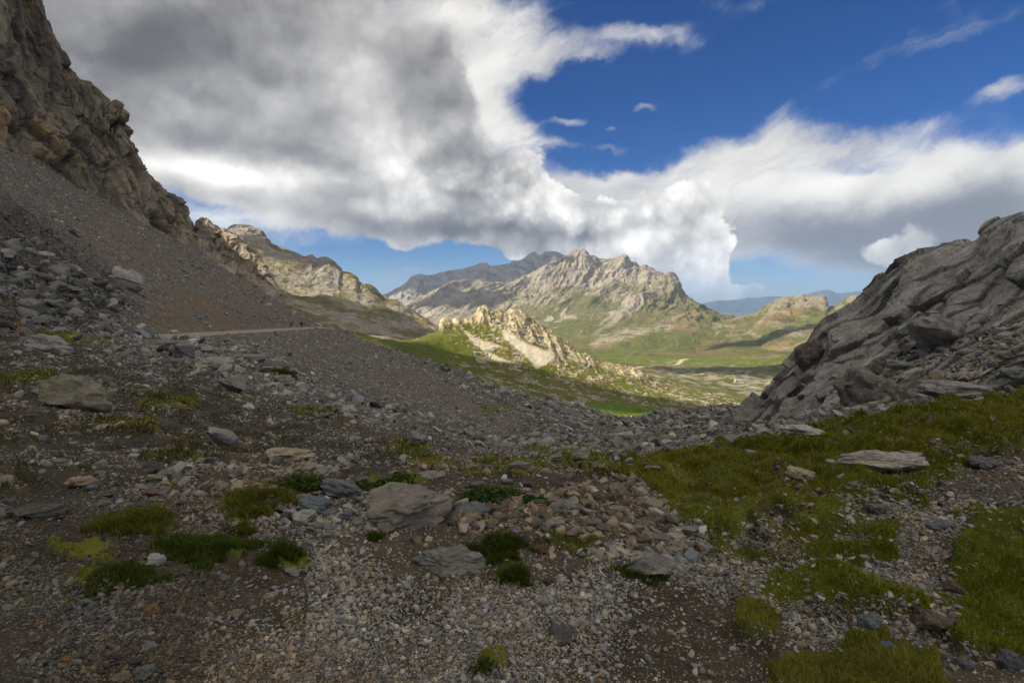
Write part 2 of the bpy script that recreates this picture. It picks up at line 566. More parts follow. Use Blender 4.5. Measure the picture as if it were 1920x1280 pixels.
for cx, cy, rx, ry in [(470, 950, 58, 18), (240, 985, 62, 14), (372, 1026, 78, 22), (530, 1048, 36, 14), (720, 912, 70, 14), (940, 1030, 50, 18),
                       (965, 1080, 32, 14), (1090, 1024, 62, 9), (905, 1240, 22, 22), (200, 1080, 70, 20), (830, 880, 60, 9), (1130, 862, 55, 12),
                       (1090, 838, 40, 6), (760, 850, 45, 9), (800, 868, 40, 10), (525, 700, 22, 7), (600, 780, 60, 9), (310, 760, 60, 16), (250, 800, 60, 14),
                       (60, 715, 90, 14), (160, 1030, 70, 20), (460, 990, 20, 8), (960, 885, 90, 6), (1000, 845, 16, 5), (1060, 868, 60, 7), (1180, 770, 5, 3),
                       (330, 850, 60, 12), (150, 640, 80, 8), (930, 770, 30, 4), (1010, 800, 16, 4)]:
    moss = np.maximum(moss, sstep(0.3, 0.6, ell(JX, JY, cx, cy, rx, ry) * (1 + 0.35 * nz1)))
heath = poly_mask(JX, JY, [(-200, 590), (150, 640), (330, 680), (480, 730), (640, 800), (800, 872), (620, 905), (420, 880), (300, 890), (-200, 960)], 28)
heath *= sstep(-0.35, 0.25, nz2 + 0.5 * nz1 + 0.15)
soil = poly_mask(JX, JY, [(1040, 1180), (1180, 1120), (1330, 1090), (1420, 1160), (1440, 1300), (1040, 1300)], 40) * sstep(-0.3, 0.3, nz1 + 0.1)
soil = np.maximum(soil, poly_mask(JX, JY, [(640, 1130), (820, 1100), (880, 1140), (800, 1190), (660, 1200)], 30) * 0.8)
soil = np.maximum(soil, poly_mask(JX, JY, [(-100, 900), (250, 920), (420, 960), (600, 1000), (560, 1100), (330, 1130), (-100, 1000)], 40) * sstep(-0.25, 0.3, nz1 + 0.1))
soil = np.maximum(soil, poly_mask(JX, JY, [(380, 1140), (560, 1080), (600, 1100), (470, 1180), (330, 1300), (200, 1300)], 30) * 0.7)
earth_vignette = poly_mask(JX, JY, [(-300, 880), (120, 900), (300, 960), (470, 1010), (520, 1080), (420, 1160), (330, 1330), (-300, 1400)], 70)  # dark soil, deepened further by lens corner darkening put into the colour
scree = poly_mask(JX, JY, [(-300, 130), (0, 250), (350, 445), (620, 605), (760, 662), (900, 735), (1010, 800), (930, 822), (700, 745), (560, 690), (430, 640), (300, 620), (220, 560), (100, 470), (-300, 360)], 20)
orange = np.zeros_like(grass)
for poly in ([(250, 560), (330, 540), (480, 590), (560, 602), (520, 612), (300, 628)], [(-20, 350), (60, 380), (160, 440), (260, 520), (240, 540), (100, 450)],
             [(180, 400), (330, 500), (520, 600), (440, 580), (250, 470)], [(380, 480), (560, 590), (540, 600), (420, 530)]):
    orange = np.maximum(orange, poly_mask(JX, JY, poly, 18))
dslope = np.stack([VA[..., 1] / 9 + VA[..., 0] * 0.02, (VA[..., 0] + 0.5 * VA[..., 1] * 0) / 40, VA[..., 2] / 60], -1)
strk = fbm(dslope, 4, 31)
orange *= sstep(-0.35, 0.35, strk + 0.3 * nz2 + 0.1)
knob = poly_mask(JX, JY, [(-300, 360), (0, 372), (60, 400), (150, 470), (250, 560), (200, 620), (0, 640), (-300, 640)], 25)
rubble = sstep(12, 25, DA) * (1 - scree) * (1 - np.maximum(grass, heath * 0.7))
mound = poly_mask(JX, JY, [(1195, 800), (1260, 772), (1390, 762), (1400, 800), (1300, 812)], 10)

# ---- relief
q = VA.copy()
amp = np.clip(DA / 40, 0.05, 1)
dz = 0.30 * amp * fbm(q / 9.0, 4, 41)
dz += 0.05 * np.clip(DA / 6, 0.3, 2.5) * fbm(q / 1.3, 5, 51)
dz += 0.012 * fbm(q / 0.16, 4, 61) * (DA < 14)
fh, fc, fr = facets(q / np.array([1.5, 1.5, 1.2]) + 0.4 * fbm(q / 1.1, 2, 71)[..., None], 5, 0.7)
dz += (0.42 * rubble + 0.8 * knob + 0.15 * scree * (1 - wp)) * np.clip(DA / 60, 0.1, 1.0) * fh
hum = np.abs(fbm(q / 1.25, 3, 81)) * 0.34 + 0.10 * np.maximum(fbm(q / 0.4, 3, 83), -0.2)
dz += grass * hum * np.clip(DA / 5, 0.4, 1.3)
dz += moss * (0.06 + 0.05 * fbm(q / 0.25, 2, 87)) * np.clip(DA / 5, 0.5, 2.0)
dz -= 0.05 * soil * np.clip(DA / 4, 0.5, 1)
dz += mound * 0.8 * fbm(q / 4, 3, 91)
VA[..., 2] += dz * (1 - 0.9 * wp)
NA = grid_normals(VA)
NA *= np.sign(NA[..., 2:3])
slope_steep = sstep(0.75, 0.5, NA[..., 2])

# ---- colour
c_n = (fbm(q / 0.8, 4, 95) * 0.5 + 0.5)
col = np.zeros(VA.shape, f32) + np.array([0.064, 0.050, 0.031], f32)
col = mixc(col, (0.135, 0.112, 0.086), scree)
col = mixc(col, (0.125, 0.118, 0.102), rubble)
col = mixc(col, (0.075, 0.070, 0.060), knob)
col = mixc(col, (0.042, 0.034, 0.022), earth_vignette * 0.8)
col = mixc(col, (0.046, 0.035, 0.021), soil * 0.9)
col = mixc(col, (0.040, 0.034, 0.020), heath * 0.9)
col = mixc(col, (0.165, 0.108, 0.055), orange * sstep(-0.35, 0.2, fbm(q / 3.5, 4, 96)) * 0.9)
veg = sstep(-0.05, 0.35, fbm(q / 2.6, 4, 97) + 0.1) * (1 - scree) * rubble * sstep(0.55, 0.9, NA[..., 2]) * 0.75
veg = np.maximum(veg, mound * 0.75 * sstep(-0.1, 0.3, nz1 + 0.1))
col = mixc(col, (0.060, 0.058, 0.018), veg)
gc = mixc(np.zeros(VA.shape, f32) + np.array([0.085, 0.105, 0.009], f32), (0.130, 0.120, 0.018), sstep(-0.2, 0.5, fbm(q / 1.9, 4, 99)))
gc = mixc(gc, (0.036, 0.048, 0.007), sstep(0.05, 0.45, fbm(q / 0.9, 3, 101)))
gm = np.maximum(grass, moss)
col = col * (1 - gm[..., None]) + gc * gm[..., None]
col *= (0.7 + 0.6 * c_n)[..., None]
stony = np.clip(1.0 - 1.0 * gm - 0.35 * soil - 0.5 * heath, 0.0, 1) * (1 - 0.35 * orange)
stony = np.maximum(stony, 0.10 * grass)
far = np.clip(np.log(DA / 4.0) / math.log(15.0), 0, 1) * (1 - 0.35 * scree)
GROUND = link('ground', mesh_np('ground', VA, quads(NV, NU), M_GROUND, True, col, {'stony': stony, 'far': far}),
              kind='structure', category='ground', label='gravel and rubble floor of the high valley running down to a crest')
project_patch(VA[::2, ::2])

# path ribbon lying on the flattened bench
pr = []
d2 = np.gradient(PATH, axis=0); sdn = np.stack([-d2[:, 1], d2[:, 0], 0 * d2[:, 0]], -1); sdn /= np.linalg.norm(sdn, axis=1, keepdims=True)


def groundA_xy(x, y):
    i = np.clip(np.interp(np.log(np.maximum(y, 0.71)), lD, np.arange(NV)), 0, NV - 1.001)
    j = np.clip(np.interp(x / np.maximum(y, 0.1), xr, np.arange(NU)), 0, NU - 1.001)
    i0, j0 = i.astype(int), j.astype(int); fi, fj = i - i0, j - j0
    Z = VA[..., 2]
    return (Z[i0, j0] * (1 - fi) + Z[i0 + 1, j0] * fi) * (1 - fj) + (Z[i0, j0 + 1] * (1 - fi) + Z[i0 + 1, j0 + 1] * fi) * fj


for w in np.linspace(-2.0, 2.0, 9):
    e = PATH + sdn * (w + 0.25 * perlin(np.stack([tt * 9, 0 * tt + w, 0 * tt], -1), 3) * abs(w))[:, None]
    e[:, 2] = groundA_xy(e[:, 0], e[:, 1]) + 0.09 - 0.10 * (abs(w) / 2.0) ** 2
    pr.append(e)
PV = np.array(pr)
link('path', mesh_np('path', PV, quads(9, 260), terrain_mat('path_gravel', 2.0, 0.25, 0.05, 0.5), True, np.zeros(PV.shape, f32) + np.array([0.29, 0.255, 0.215], f32)),
     kind='structure', category='path', label='pale gravel walking path cut across the left scree slope')
print('A', time.time() - T0)

# ------------------------------------------------------------------ right buttress
base = [(1355, 812, 51), (1400, 806, 47), (1480, 785, 41), (1560, 772, 36), (1640, 768, 31), (1720, 756, 27), (1830, 750, 23), (1930, 748, 20), (2200, 735, 15)]
midr = [(1355, 808, 53), (1400, 790, 50), (1470, 735, 47), (1545, 690, 44), (1640, 665, 40), (1730, 640, 36), (1830, 612, 32), (1930, 590, 28), (2200, 540, 21)]
mid2 = [(1355, 803, 54), (1395, 780, 52), (1480, 700, 50), (1548, 635, 49), (1640, 590, 46), (1725, 545, 42), (1835, 512, 38), (1925, 470, 34), (2200, 400, 27)]
crest = [(1355, 800, 55), (1392, 776, 54), (1420, 748, 54), (1450, 714, 54), (1480, 680, 54), (1500, 655, 54), (1520, 640, 53), (1548, 602, 53), (1575, 588, 52), (1610, 572, 52), (1640, 545, 51), (1660, 520, 50),
         (1722, 480, 47), (1760, 470, 46), (1800, 460, 44), (1838, 447, 42), (1850, 425, 41), (1875, 412, 40), (1920, 399, 38), (2000, 375, 36), (2200, 300, 31)]
under = [(a, b_ + 60, d * 0.94) for a, b_, d in base]
VB, vqB, pxB = row_patch([under, base, midr, mid2, crest], 1350, 2180, 760, [0, 0.12, 0.55, 0.85, 1.0, 1.2, 1.5], 620, [(1.12, 4), (1.5, 22)])
NB_ = grid_normals(VB); NB_ *= np.sign((NB_ * (np.array([0, 0, 1.6]) - VB)).sum(-1, keepdims=True) + 1e-9)
# blocks stretched along the dip of the beds (down to the left and away)
ax = np.array([-0.55, 0.62, -0.56]); ax /= np.linalg.norm(ax)
t1 = np.array([0.2, 0.75, 0.63]); t1 -= ax * (t1 @ ax); t1 /= np.linalg.norm(t1); t2 = np.cross(ax, t1)
qa = np.stack([VB @ ax, VB @ t1, VB @ t2], -1)
warp = np.stack([fbm(VB / 5, 3, 5), fbm(VB / 5, 3, 6), fbm(VB / 5, 3, 7)], -1)
qa = qa + 0.2 * warp
h1, k1, r1 = facets(qa / np.array([10.0, 6.5, 5.0]), 21, 0.7)
h2, k2, r2 = facets(qa / np.array([2.6, 1.7, 1.5]), 22, 0.65)
h3, k3, r3 = facets(qa / np.array([0.85, 0.55, 0.5]), 23, 0.7)
PXB, PYB = proj(VB)
rub_b = poly_mask(PXB, PYB, [(1660, 640), (1740, 600), (1820, 640), (1960, 580), (2300, 560), (2300, 760), (1600, 790)], 30)
ampB = np.where(vqB < 0.12, 0.2, 1.0)[:, None]
edge = 1 - 0.45 * sstep(0.8, 1.0, vqB)[:, None]
dB = ampB * edge * ((1 - 0.45 * rub_b) * (1.45 * h1 + (0.42 + 0.3 * sstep(0.1, 0.5, fbm(VB / 9, 2, 26))) * h2) + 0.10 * h3 - 0.22 * (1 - np.clip(k1 * 3.5, 0, 1)) - 0.09 * (1 - np.clip(k2 * 4, 0, 1))) + 0.25 * ampB * fbm(VB / 6, 3, 25)
VB = VB + NB_ * dB[..., None]
NB2 = grid_normals(VB); NB2 *= np.sign((NB2 * NB_).sum(-1, keepdims=True) + 1e-9)
gB = sstep(0.62, 0.85, NB2[..., 2] + 0.25 * fbm(VB / 2.2, 4, 28)) * (0.42 + 0.75 * rub_b) * sstep(-0.1, 0.3, fbm(VB / 3, 3, 29) + 0.1)
oB = sstep(0.05, 0.4, fbm(VB / 3.5, 4, 30)) * (0.12 + 0.55 * rub_b)
cB = np.zeros(VB.shape, f32) + np.array([0.33, 0.325, 0.305], f32)
cB = cB * (0.78 + 0.25 * r1 + 0.22 * r2)[..., None]
streak = 0.5 * fbm(np.stack([qa[..., 0] / 4, qa[..., 1] / 0.9, qa[..., 2] / 0.9], -1), 4, 33) + 0.6 * fbm(VB / 1.6, 5, 34)
cB = mixc(cB, (0.13, 0.13, 0.125), sstep(0.1, 0.5, streak) * 0.55)
cB = mixc(cB, (0.30, 0.285, 0.265), sstep(0.0, 0.5, -streak) * 0.5)
cB = mixc(cB, (0.20, 0.15, 0.10), oB * 0.6)
cB = mixc(cB, (0.045, 0.050, 0.013), gB)
cB = mixc(cB, (0.05, 0.046, 0.038), (1 - sstep(0, 0.16, k2)) * 0.45)
cB = mixc(cB, (0.04, 0.036, 0.03), (1 - sstep(0, 0.14, k1)) * 0.7)
link('rock_buttress', mesh_np('rock_buttress', VB, quads(620, 760), M_BUTT, True, cB), kind='structure', category='rock face',
     label='grey slabby limestone buttress rising on the right side')
project_patch(VB)
print('B', time.time() - T0)

# ------------------------------------------------------------------ left cliff (runs on behind the camera's left, where it shades the valley)
cols = []
def ccol(foot, mid, crest, back):
    foot = np.array(foot, float); crest = np.array(crest, float)
    cols.append([foot + np.array([6, -4, -9]), foot, np.array(mid, float), crest, np.array(back, float)])
ccol((-62, -170, 24), (-95, -170, 110), (-150, -180, 230), (-300, -180, 190))
ccol((-75, -90, 26), (-105, -90, 120), (-160, -95, 240), (-310, -90, 200))
ccol((-88, -10, 30), (-112, -10, 125), (-165, -10, 245), (-320, 0, 200))
ccol((-100, 55, 34), (-122, 60, 125), (-172, 65, 245), (-330, 80, 190))
def icol(fp, mp, cp, bk=(-60, 60, -20)):
    c = P(*cp)
    ccol(P(*fp), P(*mp), c, c + np.array(bk))
icol((-200, 175, 104), (-190, -250, 112), (-190, -700, 126))
icol((-60, 225, 115), (-70, -80, 124), (-80, -430, 140))
icol((0, 250, 121), (0, 60, 132), (-10, -190, 146))
icol((60, 285, 128), (55, 140, 140), (52, -60, 150), (-60, 60, -10))
icol((100, 308, 134), (95, 200, 144), (80, 2, 155), (-60, 50, -10))
icol((140, 335, 141), (130, 230, 150), (103, 85, 158), (-55, 50, -8))
icol((180, 360, 148), (170, 275, 155), (150, 152, 161), (-50, 50, -6))
icol((220, 385, 154), (210, 300, 160), (183, 178, 165), (-50, 50, -6))
icol((255, 402, 159), (245, 330, 164), (218, 216, 168), (-50, 50, -6))
icol((285, 416, 163), (275, 355, 168), (245, 278, 172), (-50, 50, -6))
icol((320, 434, 169), (310, 390, 173), (300, 338, 177), (-45, 50, -6))
icol((352, 458, 175), (350, 430, 178), (343, 392, 183), (-40, 45, -8))
icol((368, 475, 180), (368, 466, 184), (366, 455, 188), (-30, 40, -12))
CT = np.array(cols)                                        # C x R x 3
NUc, NVc = 1300, 620
uk = np.array([0, 1, 2, 3, 4.2, 5.4, 6.6, 7.8, 9.0, 10.2, 11.4, 12.6, 13.8, 15, 16.2, 17.4, 18.2])
uq = np.concatenate([np.linspace(0, 4.2, 160, endpoint=False), np.linspace(4.2, 18.2, NUc - 160)])
G1 = pchip(uk, CT, uq)                                      # NUc x R x 3
vk = np.array([0, 0.1, 0.5, 1.0, 1.35])
VC = pchip(vk, np.swapaxes(G1, 0, 1), np.linspace(0, 1.35, NVc))
vC = np.linspace(0, 1.35, NVc)[:, None]
NC = grid_normals(VC); NC *= np.sign((NC[..., 0:1]) + 1e-9) * 1.0
warp = np.stack([fbm(VC / 22, 3, 105), fbm(VC / 22, 3, 106), fbm(VC / 22, 3, 107)], -1)
qc = VC + 2.5 * warp
h1, k1, r1 = facets(qc / np.array([10.0, 10.0, 36.0]), 121, 0.5)
h2, k2, r2 = facets(qc / np.array([4.0, 4.0, 13.0]), 122, 0.6)
h3, k3, r3 = facets(qc / np.array([1.7, 1.7, 4.2]), 123, 0.6)
rib = ridged(np.stack([VC[..., 0] / 14 + 0.4 * warp[..., 0], VC[..., 1] / 14, VC[..., 2] / 60], -1), 4, 125)
vis = sstep(3.5, 5.2, uq)[None, :]
shp = np.clip(vC / 0.12, 0.15, 1) * (1 - 0.35 * sstep(0.85, 1.0, vC))
h4, k4, r4 = facets(VC / np.array([0.9, 0.9, 1.9]), 124, 0.6)
dC = shp * (3.0 * h1 + 2.0 * h2 + 1.0 * h3 + 0.35 * h4 + 1.8 * rib - 1.6 * (1 - np.clip(k1 * 3, 0, 1)) - 0.8 * (1 - np.clip(k2 * 3, 0, 1)) - 0.3 * (1 - np.clip(k3 * 3, 0, 1))) * (1 + 1.2 * (1 - vis)) * (1 - 0.35 * sstep(15.5, 18, uq)[None, :])
VC = VC + NC * dC[..., None]
cC = np.zeros(VC.shape, f32) + np.array([0.168, 0.150, 0.122], f32)
och = fbm(np.stack([qc[..., 0] / 16, qc[..., 1] / 16, qc[..., 2] / 55], -1), 4, 130)
cC = mixc(cC, (0.235, 0.168, 0.098), sstep(0.1, 0.45, och) * 0.75)
drk = fbm(np.stack([qc[..., 0] / 5, qc[..., 1] / 5, qc[..., 2] / 30], -1), 4, 131)
cC = mixc(cC, (0.075, 0.072, 0.070), sstep(0.0, 0.35, drk) * 0.8)
cC = mixc(cC, (0.27, 0.225, 0.17), sstep(10, 15, uq)[None, :] * 0.55 + 0 * drk)
cC = cC * (0.8 + 0.4 * r2 * 0.6 + 0.2 * r1)[..., None]
NC2 = grid_normals(VC); NC2 *= np.sign((NC2 * NC).sum(-1, keepdims=True) + 1e-9)
cC = mixc(cC, (0.05, 0.055, 0.02), sstep(0.55, 0.8, NC2[..., 2] + 0.2 * drk) * 0.5)
cC = mixc(cC, (0.03, 0.028, 0.025), (1 - sstep(0, 0.3, k1)) * 0.4)
link('cliff', mesh_np('cliff', VC, quads(NVc, NUc), M_CLIFF, True, cC), kind='structure', category='cliff',
     label='tall ochre and grey rock wall above the scree on the left')
project_patch(VC[::2, ::2])

# smaller cliff behind it
foot2 = [(300, 430, 250), (355, 470, 245), (400, 495, 242), (450, 523, 238), (500, 548, 234), (530, 566, 232)]
crest2 = [(300, 390, 275), (345, 412, 272), (358, 419, 270), (368, 434, 268), (374, 418, 268), (381, 412, 268), (390, 416, 267), (400, 425, 266), (425, 437, 263), (450, 450, 260), (475, 470, 257), (490, 487, 253), (500, 505, 248), (515, 537, 242), (530, 564, 236)]
und2 = [(a, b_ + 22, d * 0.93) for a, b_, d in foot2]
VD, vqD, pxD = row_patch([und2, foot2, crest2], 302, 529, 380, [0, 0.15, 1, 1.25], 300, [(1.25, 14)])
ND = grid_normals(VD); ND *= np.sign((ND * (np.array([0, 0, 1.6]) - VD)).sum(-1, keepdims=True) + 1e-9)
warp = np.stack([fbm(VD / 18, 3, 205), fbm(VD / 18, 3, 206), fbm(VD / 18, 3, 207)], -1)
qd = VD + 4 * warp
h1, k1, r1 = facets(qd / np.array([9.0, 9.0, 18.0]), 221, 0.55)
h2, k2, r2 = facets(qd / np.array([3.2, 3.2, 6.0]), 222, 0.6)
dD = np.clip(vqD / 0.2, 0.1, 1)[:, None] * (2.0 * h1 + 1.1 * h2 - 0.5 * (1 - k1) + 1.6 * fbm(VD / 12, 5, 225))
VD = VD + ND * dD[..., None]
cD = np.zeros(VD.shape, f32) + np.array([0.255, 0.225, 0.185], f32)
cD = cD * (0.75 + 0.3 * r1 + 0.25 * r2)[..., None]
cD = mixc(cD, (0.12, 0.105, 0.09), sstep(0.0, 0.4, fbm(np.stack([qd[..., 0] / 5, qd[..., 1] / 5, qd[..., 2] / 25], -1), 4, 231)) * 0.6)
link('rock_outcrop', mesh_np('rock_outcrop', VD, quads(300, 380), M_CLIFF, True, cD), kind='structure', category='cliff',
     label='smaller tan rock wall beyond the tall left cliff')
print('C', time.time() - T0)

# ------------------------------------------------------------------ middle hill with the rock teeth
b0 = [(560, 640, 200), (620, 648, 190), (700, 676, 180), (797, 700, 185), (853, 722, 190), (940, 758, 200), (1033, 775, 205), (1107, 795, 205), (1207, 812, 205), (1300, 800, 205), (1420, 798, 210), (1560, 800, 215)]
b1 = [(560, 628, 212), (640, 634, 215), (700, 652, 235), (797, 680, 290), (853, 694, 315), (940, 716, 330), (1033, 738, 330), (1107, 755, 330), (1207, 778, 320), (1300, 782, 290), (1420, 785, 280), (1560, 790, 280)]
b2 = [(560, 618, 225), (640, 624, 235), (700, 640, 262), (770, 660, 330), (853, 672, 375), (940, 686, 392), (1033, 708, 390), (1107, 730, 385), (1207, 757, 370), (1300, 770, 345), (1420, 778, 330), (1560, 785, 330)]
b3 = [(560, 611, 235), (640, 618, 250), (700, 634, 300), (760, 646, 370), (828, 632, 420), (900, 622, 435), (967, 626, 435), (1033, 655, 430), (1083, 683, 425), (1150, 708, 420), (1240, 735, 415), (1320, 752, 400), (1420, 768, 400), (1560, 780, 400)]
b4 = [(560, 607, 240), (640, 614, 258), (690, 630, 310), (740, 639, 390), (770, 637, 425), (800, 627, 440), (824, 617, 445), (828, 608, 446), (832, 600, 446), (840, 601, 447), (847, 604, 448), (855, 599, 449), (872, 596, 452), (882, 599, 453), (890, 593, 455), (897, 585, 456), (901, 575, 457),
      (913, 576, 458), (920, 580, 458), (938, 582, 459), (943, 587, 459), (953, 590, 459), (958, 582, 459), (967, 578, 459), (977, 580, 459), (983, 587, 458), (988, 595, 458), (1000, 598, 457), (1012, 608, 456), (1017, 615, 455), (1033, 625, 453),
      (1050, 635, 451), (1070, 650, 448), (1083, 662, 446), (1100, 667, 445), (1117, 673, 445), (1150, 685, 445), (1200, 700, 448), (1260, 715, 460), (1320, 735, 470), (1390, 755, 480), (1450, 770, 490), (1560, 778, 500)]
VH, vqH, pxH = row_patch([b0, b1, b2, b3, b4], 565, 1555, 1150, [0, 0.3, 0.5, 0.85, 1, 1.25, 1.6], 620, [(1.10, 22), (1.35, 70)])
NH = grid_normals(VH); NH *= np.sign(NH[..., 2:3] + 1e-9)
PXH, PYH = proj(VH)
warp = np.stack([fbm(VH / 16, 3, 305), fbm(VH / 16, 3, 306), fbm(VH / 16, 3, 307)], -1)
qh = VH + 4 * warp
rockH = poly_mask(PXH + 8 * warp[..., 0], PYH + 8 * warp[..., 1], [(824, 616), (826, 590), (880, 560), (1000, 560), (1100, 650), (1130, 672), (1190, 695), (1240, 712), (1200, 715), (1120, 690), (1050, 668), (1010, 650), (940, 625), (905, 612), (880, 612), (850, 610)], 5)
rb = sstep(0.02, 0.3, fbm(VH / 14, 5, 311) + 0.06) * poly_mask(PXH, PYH, [(850, 640), (960, 620), (1090, 680), (1240, 715), (1480, 770), (1480, 830), (1180, 800), (1000, 760), (860, 700)], 25)
h1, k1, r1 = facets(qh / np.array([7.0, 7.0, 14.0]), 321, 0.6)
h2, k2, r2 = facets(qh / np.array([2.6, 2.6, 4.5]), 322, 0.7)
dH = 1.3 * fbm(VH / 30, 4, 325) + 0.35 * fbm(VH / 5, 4, 326) + (0.9 * h1 + 0.7 * h2 + 2.8 * ridged(np.stack([(VH[..., 0] + 0.35 * VH[..., 1]) / 11, VH[..., 1] / 60, VH[..., 2] / 40], -1), 4, 327) + 0.6) * rockH + (0.7 * h2) * np.clip(rb, 0, 1) * (1 - rockH)
dH *= 1 - 0.85 * sstep(0.3, 0.8, poly_mask(PXH, PYH, [(935, 612), (960, 625), (1010, 650), (1045, 660), (1042, 675), (1005, 694), (985, 676), (960, 650), (940, 640)], 5))
dH *= np.clip((vqH - 0.02) / 0.2, 0.1, 1)[:, None]
VH = VH + (NH * np.array([1, 1, 1.0])) * dH[..., None]
NH2 = grid_normals(VH); NH2 *= np.sign(NH2[..., 2:3] + 1e-9)
screeH = poly_mask(PXH + 5 * warp[..., 0], PYH + 5 * warp[..., 1], [(940, 618), (960, 628), (1010, 655), (1040, 662), (1038, 672), (1005, 690), (988, 672), (965, 650), (945, 636)], 4)
screeH = np.maximum(screeH, poly_mask(PXH + 4 * warp[..., 0], PYH + 4 * warp[..., 1], [(862, 612), (885, 632), (925, 645), (945, 652), (905, 655), (885, 640)], 3) * 0.8)
screeH = np.maximum(screeH, poly_mask(PXH + 4 * warp[..., 0], PYH + 4 * warp[..., 1], [(905, 655), (940, 672), (970, 680), (940, 682), (915, 668)], 3) * 0.7)
meadow = poly_mask(PXH, PYH, [(1110, 752), (1180, 758), (1225, 765), (1232, 785), (1180, 785), (1100, 772)], 5)
saddle = poly_mask(PXH, PYH, [(660, 620), (760, 640), (830, 618), (870, 650), (940, 700), (900, 720), (780, 680), (690, 645)], 14)
n3 = fbm(VH / 24, 5, 331); n4 = n4H = fbm(VH / 6, 4, 332)
cH = np.zeros(VH.shape, f32) + np.array([0.084, 0.096, 0.012], f32)
cH = mixc(cH, (0.145, 0.108, 0.040), sstep(0.0, 0.45, n3) * 0.5)
cH = mixc(cH, (0.068, 0.088, 0.010), saddle * sstep(-0.4, 0.3, n3 + 0.3) * 0.75)
cH = mixc(cH, (0.30, 0.27, 0.22), np.clip(rb, 0, 1) * sstep(-0.15, 0.2, n4 + 0.05) * (1 - 0.9 * meadow) * 0.95)
sp = sstep(0.30, 0.42, fbm(VH / 3.5, 3, 333)) * sstep(0.35, 0.6, vqH)[:, None] * 0.7 * (1 - saddle)
cH = mixc(cH, (0.30, 0.265, 0.21), sp)
low = (1 - sstep(0.05, 0.5, vqH))[:, None] * sstep(900, 760, PXH) * 0
rk = np.clip(rockH, 0, 1)
rc = (np.zeros(VH.shape, f32) + np.array([0.37, 0.325, 0.24], f32)) * (0.72 + 0.25 * r1 + 0.3 * r2)[..., None]
rc = mixc(rc, (0.12, 0.115, 0.035), sstep(0.6, 0.85, NH2[..., 2] + 0.35 * n4) * 0.8)
cH = cH * (1 - rk[..., None]) + rc * rk[..., None]
cH = mixc(cH, (0.44, 0.40, 0.33), np.clip(screeH * 1.2, 0, 1))
cH = mixc(cH, (0.085, 0.135, 0.014), meadow * 0.95)
crb = poly_mask(PXH, PYH, [(680, 650), (800, 690), (853, 703), (940, 738), (1033, 755), (1107, 778), (1207, 790), (1207, 830), (600, 830)], 8) * sstep(-0.3, 0.15, n4)
cH = mixc(cH, (0.29, 0.26, 0.22), crb)
link('hill', mesh_np('hill', VH, quads(620, 1150), M_HILL, True, cH), kind='structure', category='hill',
     label='sunlit grassy hill with a crest of rock teeth in the middle of the valley')
project_patch(VH[::2, ::2])
print('H', time.time() - T0)

# ------------------------------------------------------------------ valley floor and meadow beyond the hill
v0 = [(880, 800, 420), (1200, 800, 430), (1420, 805, 430), (1700, 830, 430)]
v1 = [(880, 720, 650), (1200, 735, 600), (1420, 752, 560), (1700, 760, 560)]
v2 = [(880, 695, 850), (1200, 706, 800), (1420, 714, 790), (1700, 715, 760)]
v3 = [(880, 676, 1200), (1130, 680, 1200), (1300, 682, 1150), (1480, 682, 1050), (1700, 680, 1000)]
v4 = [(880, 664, 1600), (1130, 666, 1650), (1300, 662, 1650), (1480, 655, 1500), (1700, 640, 1400)]
v5 = [(880, 655, 2000), (1130, 652, 2100), (1300, 640, 2200), (1480, 628, 2000), (1700, 610, 1800)]
VV, vqV, pxV = row_patch([v0, v1, v2, v3, v4, v5], 885, 1695, 640, [0, 0.25, 0.5, 0.7, 0.85, 1.0], 520, [])
PXV, PYV = proj(VV)
VV[..., 2] += (10 * fbm(VV / 160, 5, 401) + 0.9 * fbm(VV / 22, 4, 403)) * 1.0
n3 = fbm(VV / 130, 5, 405); n4 = fbm(VV / 16, 4, 407)
cV = np.zeros(VV.shape, f32) + np.array([0.074, 0.082, 0.016], f32)
cV = mixc(cV, (0.125, 0.092, 0.045), sstep(-0.05, 0.35, n3) * 0.8)
cV = mixc(cV, (0.085, 0.110, 0.014), poly_mask(PXV, PYV, [(1110, 660), (1250, 665), (1480, 672), (1470, 690), (1300, 690), (1130, 676)], 7) * 0.8)
rkv = poly_mask(PXV, PYV, [(1230, 692), (1330, 690), (1440, 700), (1460, 725), (1420, 740), (1280, 722)], 14) * sstep(-0.15, 0.2, n4) * 0.9
rkv = np.maximum(rkv * 0.75, sstep(0.3, 0.5, n4 + 0.25 * n3) * 0.5 * sstep(0.95, 0.6, vqV)[:, None])
cV = mixc(cV, (0.27, 0.255, 0.235), rkv)
trail = P([1165, 1190, 1205, 1230, 1262, 1300], [692, 688, 684, 680, 672, 668], [900, 940, 990, 1050, 1200, 1350])
dd = np.full(VV.shape[:2], 1e9)
for q in pchip(np.arange(6), trail, np.linspace(0, 5, 120)):
    dd = np.minimum(dd, np.hypot((VV[..., 0] - q[0]), (VV[..., 1] - q[1]) * 0.45))
cV = mixc(cV, (0.36, 0.32, 0.26), 1 - sstep(2.5, 5.5, dd))
link('meadow', mesh_np('meadow', VV, quads(520, 640), M_MID, True, cV), kind='structure', category='meadow',
     label='green valley floor with pale rock patches below the far massif')
project_patch(VV[::2, ::2])

